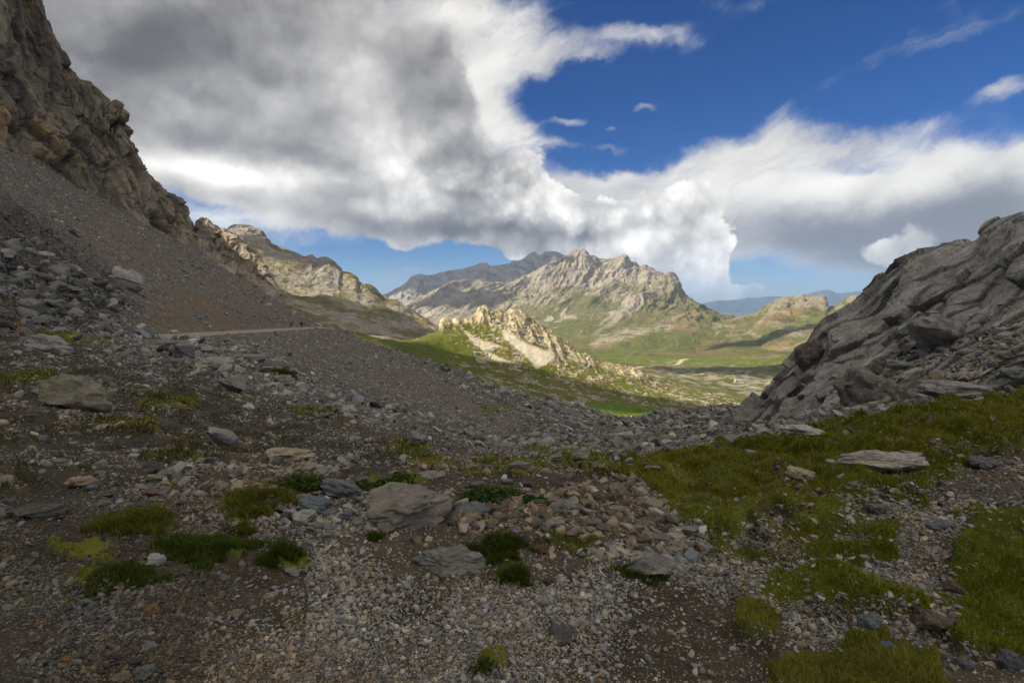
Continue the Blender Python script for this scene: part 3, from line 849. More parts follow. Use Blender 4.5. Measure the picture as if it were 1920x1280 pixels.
# ------------------------------------------------------------------ left mountain
m0 = [(330, 600, 420), (500, 640, 440), (600, 660, 450), (700, 668, 480), (800, 664, 520), (900, 668, 560)]
m1 = [(330, 560, 600), (500, 590, 600), (600, 625, 620), (700, 642, 640), (800, 645, 680), (900, 650, 720)]
m2 = [(330, 500, 950), (450, 510, 950), (560, 555, 900), (650, 580, 880), (720, 605, 880), (800, 625, 900), (900, 640, 900)]
m3 = [(330, 440, 1350), (400, 430, 1350), (424, 440, 1320), (428, 431, 1310), (440, 422, 1300), (464, 424, 1290), (486, 435, 1280), (497, 448, 1270), (505, 458, 1260), (525, 466, 1240), (551, 474, 1220), (573, 482, 1200), (582, 479, 1195), (593, 486, 1185),
      (605, 484, 1165), (617, 487, 1150), (630, 496, 1140), (637, 502, 1130), (641, 511, 1125), (655, 513, 1115), (669, 520, 1100), (672, 528, 1100), (693, 538, 1080), (711, 553, 1060), (726, 562, 1050), (744, 564, 1040), (761, 573, 1030), (781, 586, 1010), (805, 597, 990), (822, 608, 980), (850, 625, 950), (900, 636, 920)]
VM, vqM, pxM = row_patch([m0, m1, m2, m3], 335, 895, 760, [0, 0.25, 0.6, 1.0, 1.3], 600, [(1.2, 140)])
NM = grid_normals(VM); NM *= np.sign(NM[..., 2:3] + 1e-9)
PXM, PYM = proj(VM)
w_ = np.stack([fbm(VM / 60, 3, 505), fbm(VM / 60, 3, 506), fbm(VM / 60, 3, 507)], -1)
qm = VM + 16 * w_
h1, k1, r1 = facets(qm / np.array([34.0, 34.0, 60.0]), 521, 0.6)
h2, k2, r2 = facets(qm / np.array([11.0, 11.0, 16.0]), 522, 0.6)
dome = poly_mask(PXM + 5 * w_[..., 0], PYM + 5 * w_[..., 1], [(572, 484), (600, 470), (640, 500), (645, 535), (620, 550), (590, 535), (570, 510)], 6)
dome = np.maximum(dome, poly_mask(PXM, PYM, [(420, 440), (440, 410), (475, 418), (505, 455), (480, 460), (440, 445)], 5))
upr = sstep(0.45, 0.9, vqM)[:, None]
dMm = (10 * fbm(VM / 120, 5, 525) + (3.5 * h1 + 2.2 * h2) * (0.15 + 0.4 * upr + 0.6 * dome) + 9 * ridged(np.stack([qm[..., 1] / 70, qm[..., 0] / 240, qm[..., 2] / 300], -1), 4, 527)) * (1 - 0.55 * sstep(0.9, 1.0, vqM)[:, None]) * np.clip(vqM / 0.15, 0.05, 1)[:, None]
VM = VM + NM * dMm[..., None]
NM2 = grid_normals(VM); NM2 *= np.sign(NM2[..., 2:3] + 1e-9)
n3 = fbm(VM / 55, 5, 531); n4 = fbm(VM / 12, 4, 532)
cM = np.zeros(VM.shape, f32) + np.array([0.115, 0.105, 0.045], f32)
strM = fbm(np.stack([qm[..., 1] / 30, qm[..., 0] / 130, qm[..., 2] / 130], -1), 4, 533)
cM = mixc(cM, (0.225, 0.202, 0.162), sstep(-0.12, 0.22, n3 + 0.5 * n4 + 0.6 * strM * 0.6) * 0.85)
cM = mixc(cM, (0.085, 0.072, 0.04), (1 - sstep(0.1, 0.5, vqM))[:, None] * sstep(-0.2, 0.2, -n3) * 0.6)
rockM = sstep(0.72, 0.52, NM2[..., 2] + 0.1 * n4)
cM = mixc(cM, (0.19, 0.178, 0.158), np.maximum(rockM * 0.8, dome * 0.9))
cM = cM * (0.85 + 0.3 * r2)[..., None]
link('mountain', mesh_np('mountain', VM, quads(600, 760), M_MID, True, cM), kind='structure', category='mountain',
     label='rocky mountain flank with a blunt round summit behind the left cliff')
print('M', time.time() - T0)

# ------------------------------------------------------------------ main massif
e0 = [(660, 670, 1500), (820, 672, 1500), (1000, 700, 1450), (1130, 685, 1400), (1300, 690, 1350), (1440, 680, 1300)]
e1 = [(660, 640, 2000), (820, 640, 2000), (1000, 655, 1950), (1130, 664, 1750), (1220, 660, 1700), (1300, 662, 1700), (1380, 650, 1800), (1440, 640, 1900)]
e2 = [(660, 620, 2600), (770, 610, 2700), (860, 605, 2700), (1000, 615, 2600), (1100, 612, 2500), (1200, 618, 2350), (1300, 620, 2200), (1380, 622, 2200), (1440, 618, 2300)]
e3 = [(660, 610, 3000), (770, 588, 3200), (860, 560, 3300), (950, 560, 3350), (1000, 552, 3450), (1080, 535, 3500), (1170, 540, 3400), (1250, 560, 3100), (1300, 590, 2750), (1380, 606, 2500), (1440, 606, 2500)]
e4 = [(660, 600, 3300), (740, 588, 3400), (770, 571, 3500), (790, 560, 3550), (810, 546, 3600), (835, 532, 3650), (853, 524, 3680), (870, 527, 3690), (885, 531, 3700), (907, 528, 3720), (930, 533, 3740), (955, 530, 3760), (985, 523, 3800), (1000, 516, 3840), (1018, 505, 3880), (1044, 489, 3950), (1065, 475, 4000), (1080, 468, 4030), (1094, 469, 4040),
      (1106, 480, 4030), (1113, 480, 4030), (1124, 487, 4020), (1142, 484, 4020), (1168, 476, 4010), (1177, 488, 3990), (1184, 493, 3980), (1191, 491.5, 3970), (1198, 498, 3950), (1209, 493, 3930), (1223, 505, 3880), (1232, 507, 3850), (1244, 510, 3800),
      (1266, 517, 3700), (1274, 525, 3650), (1283, 547, 3500), (1301, 561, 3300), (1315, 572, 3150), (1336, 581, 3000), (1365, 588, 2850), (1390, 594, 2750), (1440, 600, 2700)]
VE, vqE, pxE = row_patch([e0, e1, e2, e3, e4], 665, 1435, 1000, [0, 0.2, 0.45, 0.75, 1.0, 1.25], 700, [(1.15, 420)])
NE = grid_normals(VE); NE *= np.sign(NE[..., 2:3] + 1e-9)
PXE, PYE = proj(VE)
w_ = np.stack([fbm(VE / 260, 3, 605), fbm(VE / 260, 3, 606), fbm(VE / 260, 3, 607)], -1)
qe = VE + 70 * w_
upr = sstep(0.42, 0.8, vqE)[:, None]
crest_k = 1 - 0.5 * sstep(0.9, 1.0, vqE)[:, None]
# gullies run straight down the face: noise stretched along the fall line (mostly away from us), slanting to the lower left
ux = VE[..., 0] + 45 * w_[..., 0] + 9 * fbm(VE / 90, 3, 608) - 0.40 * (VE[..., 1] - 3000)
gul = ridged(np.stack([ux / 260, VE[..., 1] / 1900, VE[..., 2] / 900], -1), 5, 611)
gul2 = ridged(np.stack([ux / 62, VE[..., 1] / 600, VE[..., 2] / 260], -1), 4, 613)
h1, k1, r1 = facets(qe / np.array([70.0, 120.0, 80.0]), 621, 0.6)
h2, k2, r2 = facets(qe / np.array([24.0, 45.0, 28.0]), 622, 0.6)
dE = crest_k * (upr * (54 * gul + 20 * gul2 + 5 * ridged(np.stack([ux / 24, VE[..., 1] / 260, VE[..., 2] / 110], -1), 3, 614) + 6 * h1 + 5 * h2) + (1 - upr) * (9 * gul + 4 * gul2) + 24 * fbm(VE / 420, 3, 625) + 5 * fbm(VE / 60, 4, 626) * np.clip(vqE / 0.3, 0.1, 1)[:, None])
dE *= np.clip(vqE / 0.12, 0.03, 1)[:, None]
VE = VE + NE * dE[..., None]
NE2 = grid_normals(VE); NE2 *= np.sign(NE2[..., 2:3] + 1e-9)
n3 = fbm(VE / 240, 5, 631); n4 = fbm(VE / 45, 4, 632)
cE = np.zeros(VE.shape, f32) + np.array([0.225, 0.200, 0.158], f32)
cE = cE * (0.70 + 0.28 * r1 + 0.34 * r2)[..., None]
cE = mixc(cE, (0.15, 0.135, 0.12), sstep(0.05, 0.4, fbm(np.stack([ux / 40, VE[..., 1] / 320, VE[..., 2] / 160], -1), 4, 641)) * 0.55 * upr)
hgt = VE[..., 2]
gmask = sstep(110, -60, hgt + 110 * n3 + 45 * n4 - 130 * sstep(1150, 1330, PXE)) * sstep(840, 1040, PXE + 60 * n3)
cE = mixc(cE, (0.098, 0.098, 0.034), gmask * 0.95)
cE = mixc(cE, (0.080, 0.090, 0.020), gmask * sstep(-60, -150, hgt + 50 * n3) * 0.8)
cE = mixc(cE, (0.150, 0.110, 0.055), gmask * sstep(0.1, 0.4, fbm(VE / 170, 4, 634)) * 0.55)
strE = ridged(np.stack([ux / 150, VE[..., 1] / 2600, VE[..., 2] / 1500], -1), 3, 611)
scr = sstep(0.28, 0.10, -0.0 + np.abs(fbm(np.stack([ux / 120, VE[..., 1] / 1700, 0 * ux], -1), 3, 640))*1.6) * sstep(0.3, 0.5, vqE)[:, None] * sstep(0.85, 0.62, vqE)[:, None] * sstep(-0.1, 0.2, n3 + 0.15)
cE = mixc(cE, (0.29, 0.255, 0.205), scr * 0.75)
bar = poly_mask(PXE + 10 * n4, PYE + 7 * n3, [(1110, 645), (1160, 620), (1240, 600), (1262, 606), (1215, 632), (1160, 650), (1115, 655)], 5) * sstep(-0.3, 0.1, n4 + 0.1)
cE = mixc(cE, (0.27, 0.24, 0.19), bar * 0.7)
cE = mixc(cE, (0.21, 0.135, 0.085), poly_mask(PXE, PYE, [(1250, 600), (1300, 590), (1310, 625), (1260, 625)], 14) * 0.4)
link('massif', mesh_np('massif', VE, quads(700, 1000), M_FAR, True, cE), kind='structure', category='mountain',
     label='broad sunlit limestone massif with scree gullies at the head of the valley')

# darker range behind the massif
r0 = [(690, 610, 4300), (900, 600, 4300), (1100, 590, 4300)]
r1_ = [(690, 575, 4900), (900, 560, 4900), (1100, 545, 4900)]
r2_ = [(690, 575, 5200), (708, 562, 5250), (720, 555, 5300), (740, 543, 5350), (760, 530, 5400), (775, 519, 5450), (787, 514, 5500), (800, 516, 5500), (815, 514, 5500), (827, 511, 5520), (845, 509, 5550), (867, 503, 5600), (885, 499, 5600), (905, 494, 5600), (911, 494, 5600), (917, 500, 5600), (935, 498, 5600), (950, 494, 5600), (970, 490, 5600), (985, 482, 5600), (1003, 472, 5600),
       (1012, 477, 5600), (1023, 471, 5600), (1040, 472, 5600), (1060, 480, 5600), (1100, 500, 5600)]
VR, vqR, pxR = row_patch([r0, r1_, r2_], 692, 1098, 420, [0, 0.5, 1, 1.2], 260, [(1.12, 500)])
NR = grid_normals(VR); NR *= np.sign(NR[..., 2:3] + 1e-9)
w_ = np.stack([fbm(VR / 300, 3, 705), fbm(VR / 300, 3, 706), fbm(VR / 300, 3, 707)], -1)
qr = VR + 80 * w_
g1 = ridged(np.stack([qr[..., 0] / 190, VR[..., 1] / 900, VR[..., 2] / 700], -1), 5, 711)
h1, k1, rr1 = facets(qr / 90, 721, 0.6)
VR = VR + NR * ((46 * g1 + 20 * h1) * (1 - 0.75 * sstep(0.88, 1, vqR)[:, None]))[..., None]
cR = (np.zeros(VR.shape, f32) + np.array([0.21, 0.195, 0.175], f32)) * (0.8 + 0.4 * rr1)[..., None]
link('mountain_ridge', mesh_np('mountain_ridge', VR, quads(260, 420), M_FAR, True, cR), kind='structure', category='mountain',
     label='shaded blue-grey rock ridge behind the left half of the sunlit massif')

# hill on the right of the valley head
f0 = [(1330, 700, 1250), (1480, 690, 1150), (1600, 680, 1050), (1760, 680, 1000)]
f1 = [(1330, 668, 1550), (1400, 655, 1600), (1480, 650, 1500), (1560, 635, 1400), (1660, 640, 1300), (1760, 640, 1300)]
f2 = [(1330, 630, 2000), (1400, 620, 2050), (1480, 605, 2050), (1550, 602, 1950), (1620, 590, 1900), (1760, 590, 1900)]
f3 = [(1330, 605, 2500), (1365, 600, 2500), (1390, 594, 2500), (1413, 587, 2500), (1427, 577, 2500), (1440, 570, 2500), (1460, 560, 2480), (1475, 556, 2470), (1487, 558, 2460), (1500, 555, 2450), (1513, 557, 2450), (1530, 556, 2440), (1543, 554, 2430), (1549, 560, 2430), (1553, 573, 2430), (1562, 572, 2420), (1580, 564, 2400), (1603, 557, 2400), (1623, 560, 2400), (1680, 566, 2400), (1760, 575, 2400)]
VF, vqF, pxF = row_patch([f0, f1, f2, f3], 1335, 1755, 480, [0, 0.3, 0.6, 1, 1.25], 340, [(1.2, 160)])
NF = grid_normals(VF); NF *= np.sign(NF[..., 2:3] + 1e-9)
PXF, PYF = proj(VF)
n3 = fbm(VF / 130, 5, 801); n4 = fbm(VF / 30, 4, 802)
rkF = poly_mask(PXF + 6 * n4, PYF + 6 * n3, [(1425, 580), (1460, 552), (1550, 548), (1556, 580), (1530, 575), (1505, 590), (1470, 578), (1440, 588)], 4)
h1, k1, rr1 = facets(VF / np.array([28.0, 28.0, 45.0]), 821, 0.6)
dF = (16 * n3 + 5 * n4 + 16 * ridged(np.stack([VF[..., 0] / 140, VF[..., 1] / 500, VF[..., 2] / 400], -1), 4, 823) + 12 * h1 * rkF) * (1 - 0.7 * sstep(0.9, 1, vqF)[:, None]) * np.clip(vqF / 0.15, 0.05, 1)[:, None]
VF = VF + NF * dF[..., None]
VF[..., 2] -= 90 * sstep(1450, 1345, PXF) * (1 - sstep(0.6, 1.0, vqF))[:, None]
cF = np.zeros(VF.shape, f32) + np.array([0.085, 0.088, 0.024], f32)
cF = mixc(cF, (0.15, 0.11, 0.06), sstep(-0.05, 0.35, n3) * 0.8)
bnd = sstep(0.05, 0.3, fbm(np.stack([VF[..., 0] / 160 + VF[..., 1] / 500, VF[..., 1] / 90, VF[..., 2] / 24], -1), 4, 825))
cF = mixc(cF, (0.24, 0.228, 0.195), bnd * 0.45)
cF = mixc(cF, (0.21, 0.185, 0.145), rkF * 0.85 * sstep(-0.4, 0.1, n4 + 0.1))
link('hillside', mesh_np('hillside', VF, quads(340, 480), M_FAR, True, cF), kind='structure', category='hill',
     label='olive grassy ridge with a flat rocky top on the right of the far valley')

# far blue range
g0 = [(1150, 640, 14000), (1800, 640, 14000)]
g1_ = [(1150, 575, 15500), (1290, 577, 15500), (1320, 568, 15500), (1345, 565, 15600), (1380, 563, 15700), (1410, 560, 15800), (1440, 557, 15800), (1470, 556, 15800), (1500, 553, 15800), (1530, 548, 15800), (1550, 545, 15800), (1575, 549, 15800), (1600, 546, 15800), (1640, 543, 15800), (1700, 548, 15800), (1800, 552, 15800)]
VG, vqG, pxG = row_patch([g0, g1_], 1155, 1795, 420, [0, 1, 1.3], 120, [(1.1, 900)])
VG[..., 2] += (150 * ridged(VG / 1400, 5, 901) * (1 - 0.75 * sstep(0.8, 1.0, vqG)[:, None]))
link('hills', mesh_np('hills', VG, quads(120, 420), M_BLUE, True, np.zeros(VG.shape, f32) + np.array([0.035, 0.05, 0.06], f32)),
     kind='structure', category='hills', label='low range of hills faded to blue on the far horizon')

# ground far below and beyond, to the horizon
s = 23000
xs = np.concatenate([[-s], np.linspace(-12000, 12000, 90), [s]]); ys = np.concatenate([[-s], np.linspace(-4000, 19000, 110), [s]])
XX, YY = np.meshgrid(xs, ys)
ZZ = -330 + 60 * fbm(np.stack([XX / 2500, YY / 2500, 0 * XX], -1), 4, 950)
link('terrain', mesh_np('terrain', np.stack([XX, YY, ZZ], -1), quads(112, 92), M_BLUE, True, np.zeros(XX.shape + (3,), f32) + np.array([0.08, 0.085, 0.04], f32)),
     kind='structure', category='terrain', label='low green country spreading to the horizon beyond the mountains')
print('far', time.time() - T0)
# ------------------------------------------------------------------ rocks
import bmesh


def ico(sub):
    bm = bmesh.new(); bmesh.ops.create_icosphere(bm, subdivisions=sub, radius=1.0)
    V = np.array([v.co[:] for v in bm.verts], f32); Fc = np.array([[v.index for v in f.verts] for f in bm.faces], np.int32)
    bm.free()
    return V, Fc


ICO = {k: ico(k) for k in (1, 2, 3, 5)}


def rock_shape(sub, seed, planes=13, rough=0.0, flat=0.0, lo=0.42, hi=0.85):
    """an angular block: a ball cut by random planes, then roughened"""
    r = np.random.default_rng(seed)
    V, Fc = ICO[sub]; V = V.copy()
    for i in range(planes):
        n = r.normal(size=3); n[2] *= 0.8; n /= np.linalg.norm(n)
        d = r.uniform(lo, hi)
        e = np.maximum(V @ n - d, 0)
        V -= (e[:, None] * n).astype(f32) * 0.97
    if rough > 0:
        off = r.uniform(0, 50, 3)
        h, c, rr = facets(V * 2.3 + off, seed % 97, 0.6)
        k = rough * (0.5 * fbm(V * 1.5 + off, 5, seed % 91) + 0.16 * h - 0.09 * (1 - c) + 0.10 * fbm(V * 6 + off, 4, seed % 89))
        V = V * (1 + k[:, None])
    if flat > 0:
        t = V[:, 2] > 0
        V[t, 2] *= 1 - flat * 0.5
    ext = (V.max(0) - V.min(0)) / 2
    V = (V - (V.max(0) + V.min(0)) / 2) / ext
    return V.astype(f32), Fc


GREY, BLUE, TAN, BROWN, RUST, DARK, PALE = (0.265, 0.258, 0.235), (0.185, 0.195, 0.205), (0.40, 0.325, 0.225), (0.21, 0.15, 0.095), (0.31, 0.17, 0.075), (0.105, 0.107, 0.108), (0.46, 0.435, 0.375)


def add_rock(px, py, w, h, tint, label, name='rock', cat='rock', group=None, seed=None, sub=5, yaw=None, rough=0.55, planes=13, tilt=0.0, sink=0.2, depth=0.8, flat=0.0, lo=0.42):
    """rock whose silhouette is about w x h photo pixels around (px, py)"""
    seed = seed if seed is not None else int(px * 13 + py * 7)
    r = np.random.default_rng(seed)
    g = on_ground(px, py + 0.34 * h)
    D = g[1]
    rw = w / F * D / 2; rh = h / F * D / 2
    V, Fc = rock_shape(sub, seed, planes, rough, flat, lo)
    a = (r.uniform(-0.35, 0.35) if yaw is None else yaw)
    me = mesh_np(name, V, Fc, M_ROCK, sub >= 4)
    view = math.atan2(g[0], g[1])
    drop = math.sqrt(max(0.0, 1.0))
    # seen from above, the depth of a low rock adds to its height on the picture
    down = max(0.05, (CAMZ - g[2]) / max(np.hypot(g[0], g[1]), 0.1))
    dep = rw * depth
    zz = max(rh * 0.5, (2 * rh - dep * down * 0.75) / (2 - 2 * sink))
    o = link(name, me, None, (g[0], g[1] + dep * 0.75, g[2] + zz * (1 - 2 * sink)), label=label, category=cat)
    o.scale = (rw, dep, zz)
    o.rotation_euler = (r.uniform(-0.08, 0.08), tilt, a - view)
    o.color = (*[float(np.clip(c * r.uniform(0.94, 1.06), 0, 1)) for c in tint], 1)
    if group: o['group'] = group
    return o


R_ = add_rock
# the rocks one could point to
R_(758, 962, 190, 88, (0.222, 0.217, 0.172), 'largest boulder of the gravel foreground, broad brownish grey with a ledge on its right', 'boulder', 'boulder', rough=0.7, planes=9, flat=0.3, seed=4, lo=0.5)
R_(838, 1062, 150, 62, (0.235, 0.230, 0.190), 'grey flat-topped boulder in the gravel just below the largest boulder', 'boulder', 'boulder', rough=0.5, planes=10, flat=0.15, seed=15, lo=0.5)
R_(1228, 1066, 112, 46, (0.24, 0.238, 0.205), 'grey humped boulder at the gravel edge with green tufts at its foot', 'boulder', 'boulder', planes=9, flat=0.3, seed=21)
R_(1050, 1198, 62, 34, (0.13, 0.125, 0.12), 'dark grey triangular rock sunk in the gravel near the bottom centre', seed=33, planes=8)
R_(582, 957, 74, 38, BLUE, 'dark blue-grey angular block leaning behind two pale rocks', seed=41, planes=8, tilt=0.25)
R_(567, 974, 46, 32, PALE, 'pale cream rock in front of the dark blue-grey block', seed=43)
R_(592, 981, 28, 20, PALE, 'small pale rock touching the right side of the pale cream rock', seed=44)
R_(532, 970, 30, 22, DARK, 'small dark rock just left of the pale cream rock', seed=45)
R_(630, 922, 82, 40, BLUE, 'blue-grey sloping slab right of the leafy green shrub', seed=46, planes=8, tilt=0.3)
R_(652, 968, 36, 20, BLUE, 'blue-grey stone at the left foot of the largest boulder', seed=47)
R_(533, 855, 94, 30, TAN, 'long pale tan block split in two on the left slope foot', seed=48, planes=9, flat=0.3)
R_(410, 822, 64, 34, (0.30, 0.28, 0.265), 'pale leaning slab pointing down the left slope above the tan block', seed=49, planes=8, tilt=0.5, depth=0.5)
R_(120, 745, 140, 66, (0.20, 0.175, 0.14), 'big brownish sloping slab at the far left among dark heath', 'boulder', 'boulder', seed=50, planes=8, tilt=0.3, flat=0.3)
R_(72, 648, 78, 34, GREY, 'grey slab high at the far left edge above the big brownish slab', seed=51, planes=9, tilt=0.3)
R_(340, 666, 38, 30, DARK, 'dark rounded boulder just below the left end of the path', 'boulder', 'boulder', seed=52)
R_(392, 684, 74, 30, GREY, 'grey boulder right of the dark rounded boulder below the path', 'boulder', 'boulder', seed=53, tilt=0.25)
R_(430, 722, 60, 30, (0.22, 0.205, 0.19), 'grey boulder with a dark underside at the edge of the scree', 'boulder', 'boulder', seed=54, tilt=0.3)
R_(290, 650, 54, 20, (0.21, 0.185, 0.165), 'flat rock beside the hidden left end of the path', seed=55, flat=0.3)
R_(323, 622, 20, 8, PALE, 'small pale rock on the upper side of the path', seed=56)
R_(140, 908, 58, 26, TAN, 'tan wedge-shaped rock on dark soil at the left', seed=57, planes=7)
R_(165, 916, 24, 13, BLUE, 'small blue-grey stone touching the tan wedge-shaped rock', seed=58)
R_(307, 890, 32, 20, GREY, 'grey upright rock in the row of stones above the rust-brown rock', seed=59)
R_(281, 897, 36, 14, TAN, 'flat tan stone left of the grey upright rock', seed=60)
R_(410, 912, 32, 17, (0.33, 0.30, 0.26), 'pale rock in the middle of the row of stones left of the leafy shrub', seed=61)
R_(277, 926, 34, 14, BROWN, 'rust-brown flat rock on the left ground', seed=62)
R_(47, 966, 96, 30, (0.12, 0.112, 0.10), 'long dark rock at the left edge beside dark soil', seed=63, planes=9, flat=0.3)
R_(287, 1054, 36, 26, PALE, 'pale cream rock below the dark green cushion', seed=64)
R_(275, 1151, 32, 19, RUST, 'orange-brown rock in the lower left gravel, larger of the two there', seed=65)
R_(68, 1172, 22, 14, RUST, 'orange stone near the left edge of the lower gravel', seed=66)
R_(120, 1237, 24, 14, RUST, 'orange-brown stone near the bottom left corner', seed=67)
R_(167, 1137, 20, 13, BLUE, 'blue-grey stone above the orange stone at the lower left', seed=68)
R_(247, 1243, 30, 20, DARK, 'dark grey rock behind two big stones at the bottom left', seed=69)
R_(262, 1270, 44, 30, (0.20, 0.195, 0.185), 'grey stone cut by the bottom edge, right one of a pair', seed=70)
R_(222, 1275, 36, 24, (0.27, 0.235, 0.18), 'tan stone cut by the bottom edge, left one of a pair', seed=71)
R_(273, 1212, 32, 18, GREY, 'grey flat stone above the pair at the bottom left', seed=72)
R_(440, 1150, 26, 18, TAN, 'tan stone on dark gravel left of the pale pebble band', seed=73)
R_(507, 1123, 30, 18, TAN, 'rounded tan stone at the top of the pale pebble band', seed=74)
R_(547, 1076, 34, 19, (0.33, 0.31, 0.26), 'pale yellowish stone above the pale pebble band', seed=75)
R_(1670, 873, 156, 46, (0.44, 0.435, 0.385), 'largest pale slab on the green slope, long and tilted', 'boulder', 'boulder', seed=112, planes=8, tilt=-0.22, depth=0.45)
R_(1725, 857, 52, 14, (0.44, 0.435, 0.385), 'thin pale rock off the upper right end of the largest pale slab', seed=77)
R_(1508, 890, 54, 26, (0.47, 0.39, 0.27), 'rounded tan boulder on the green slope', 'boulder', 'boulder', seed=78, planes=16, lo=0.7)
R_(1473, 893, 22, 14, BROWN, 'brown stone touching the rounded tan boulder', seed=79)
R_(1502, 912, 20, 12, GREY, 'small grey wedge below the rounded tan boulder', seed=80)
R_(1516, 811, 90, 20, (0.40, 0.39, 0.345), 'long flat pale rock near the top of the green slope', seed=81, planes=9, flat=0.3)
R_(1643, 1168, 52, 36, (0.19, 0.195, 0.205), 'blue-grey faceted rock on pebbles at the lower right', seed=82, planes=7, lo=0.5)
R_(1656, 1195, 24, 13, TAN, 'tan pebble in front of the blue-grey faceted rock', seed=83)
R_(1671, 1211, 28, 15, BLUE, 'flat blue-grey stone below the tan pebble at the lower right', seed=84)
R_(1760, 1176, 88, 52, (0.17, 0.14, 0.095), 'large mossy brown rock at the lower right', 'boulder', 'boulder', seed=85)
R_(1796, 1103, 52, 30, (0.16, 0.125, 0.085), 'brown rock in the dark grass above the large mossy brown rock', seed=86)
R_(1768, 988, 46, 26, (0.20, 0.205, 0.21), 'blue-grey rock at the edge of the right pebble run', seed=87)
R_(1655, 956, 52, 26, (0.24, 0.215, 0.185), 'greyish pink rock among grass left of the right pebble run', seed=88)
R_(1815, 1250, 34, 24, BLUE, 'blue-grey stone at the bottom right', seed=89)
R_(1905, 1250, 50, 42, (0.18, 0.18, 0.185), 'grey rock in the bottom right corner', seed=90)
R_(1854, 874, 50, 26, (0.20, 0.195, 0.185), 'grey rock high on the right pebble run', seed=91)
R_(1559, 867, 24, 9, PALE, 'small pale stone between the rounded tan boulder and the largest pale slab', seed=92)
R_(1425, 1022, 30, 14, BLUE, 'blue-grey flat stone in a gap of the grass', seed=93)
R_(1412, 846, 28, 9, GREY, 'flat grey stone on the upper left part of the green slope', seed=94)
R_(1579, 1132, 20, 11, TAN, 'pale tan stone on the lower band of grass', seed=95)
R_(882, 960, 68, 30, BLUE, 'blue-grey boulder behind the right end of the largest boulder', seed=96, planes=8)
R_(792, 894, 72, 14, GREY, 'long low grey rock at the rim above the largest boulder', seed=97)
R_(1062, 957, 70, 26, (0.26, 0.25, 0.235), 'pale grey slab in the middle of the stone field', seed=98, planes=9)
R_(1040, 986, 54, 17, (0.30, 0.28, 0.25), 'flat pale stone below the pale grey slab', seed=99)
R_(1132, 977, 42, 16, DARK, 'dark slate-grey stone right of the pale grey slab', seed=100)
R_(1105, 953, 16, 20, (0.12, 0.09, 0.06), 'dark brown upright stone beside the pale grey slab', seed=101)
R_(984, 1014, 28, 16, (0.09, 0.09, 0.095), 'nearly black stone above two brown stones', seed=102)
R_(975, 1030, 33, 17, (0.26, 0.20, 0.13), 'tan brown stone left of the dark brown one', seed=103)
R_(1014, 1034, 38, 17, (0.16, 0.105, 0.065), 'dark brown block right of the tan brown stone', seed=104)
R_(976, 985, 26, 13, (0.42, 0.32, 0.17), 'yellow stone in the stone field', seed=105)
R_(968, 998, 34, 15, (0.28, 0.265, 0.24), 'pale flat stone below the yellow stone', seed=106)
R_(1003, 983, 30, 16, (0.17, 0.15, 0.125), 'brownish grey stone right of the yellow stone', seed=107)
R_(1026, 1094, 36, 18, (0.12, 0.095, 0.07), 'dark brown rock in the gravel below the green tufts', seed=108)
R_(1206, 1014, 44, 20, (0.20, 0.165, 0.125), 'grey and brown stone left of the grass edge', seed=109)
R_(1270, 1012, 46, 20, PALE, 'upper pale block at the corner of the grass', seed=110)
R_(1268, 1032, 42, 18, (0.36, 0.32, 0.27), 'lower pale block at the corner of the grass', seed=111)
R_(734, 917, 26, 13, (0.19, 0.12, 0.08), 'reddish brown stone behind the largest boulder', seed=113)
R_(710, 932, 26, 12, RUST, 'orange rounded stone behind the largest boulder', seed=114)
R_(500, 904, 24, 12, (0.36, 0.28, 0.16), 'yellowish stone above the bright grass left of the shrub', seed=115)
R_(882, 878, 24, 11, (0.36, 0.27, 0.21), 'pinkish stone on the near side of the hollow', seed=116)
R_(228, 526, 62, 40, (0.30, 0.285, 0.265), 'large pale block lying on the orange scree of the left slope', 'boulder', 'boulder', seed=117, planes=7, tilt=0.45, lo=0.5)
R_(502, 572, 13, 7, PALE, 'small pale block high on the orange scree', seed=118)
R_(136, 436, 26, 12, (0.26, 0.245, 0.225), 'pale flat block high on the left scree', seed=119, tilt=0.5)
R_(780, 826, 48, 30, (0.25, 0.245, 0.235), 'grey sloping slab on the left side of the hollow', 'boulder', 'boulder', seed=120, planes=7, tilt=0.5)
R_(820, 788, 18, 11, GREY, 'lone grey boulder in the middle of the fine scree', 'boulder', 'boulder', seed=121)
R_(1022, 781, 16, 9, (0.27, 0.26, 0.24), 'pale boulder below the crest of the rubble', 'boulder', 'boulder', seed=122)
R_(974, 872, 48, 16, GREY, 'grey flat boulder at the bottom of the hollow', 'boulder', 'boulder', seed=123)
R_(1037, 860, 36, 20, GREY, 'pointed grey boulder in the hollow, left of the green strip', 'boulder', 'boulder', seed=124, planes=8)
R_(1088, 858, 42, 18, GREY, 'tilted grey boulder on the green strip in the hollow', 'boulder', 'boulder', seed=125, planes=8, tilt=-0.3)
R_(1166, 852, 36, 20, GREY, 'grey boulder right of the green strip in the hollow', 'boulder', 'boulder', seed=126)
R_(1192, 842, 34, 22, (0.26, 0.25, 0.24), 'pale grey boulder above the top corner of the green slope', 'boulder', 'boulder', seed=127)
R_(1226, 877, 32, 13, (0.30, 0.285, 0.26), 'pale boulder at the upper edge of the green slope', 'boulder', 'boulder', seed=128)
R_(1642, 734, 108, 76, (0.17, 0.155, 0.135), 'big dark boulder leaning at the foot of the right buttress', 'boulder', 'boulder', seed=129, planes=9, lo=0.6, rough=0.5)
R_(1782, 628, 112, 62, (0.235, 0.222, 0.205), 'large grey boulder half way up the right buttress', 'boulder', 'boulder', seed=130, planes=8, tilt=0.2)
R_(1524, 668, 52, 54, (0.15, 0.135, 0.12), 'dark blocky boulder on the left edge of the buttress', 'boulder', 'boulder', seed=131, planes=9, lo=0.6)
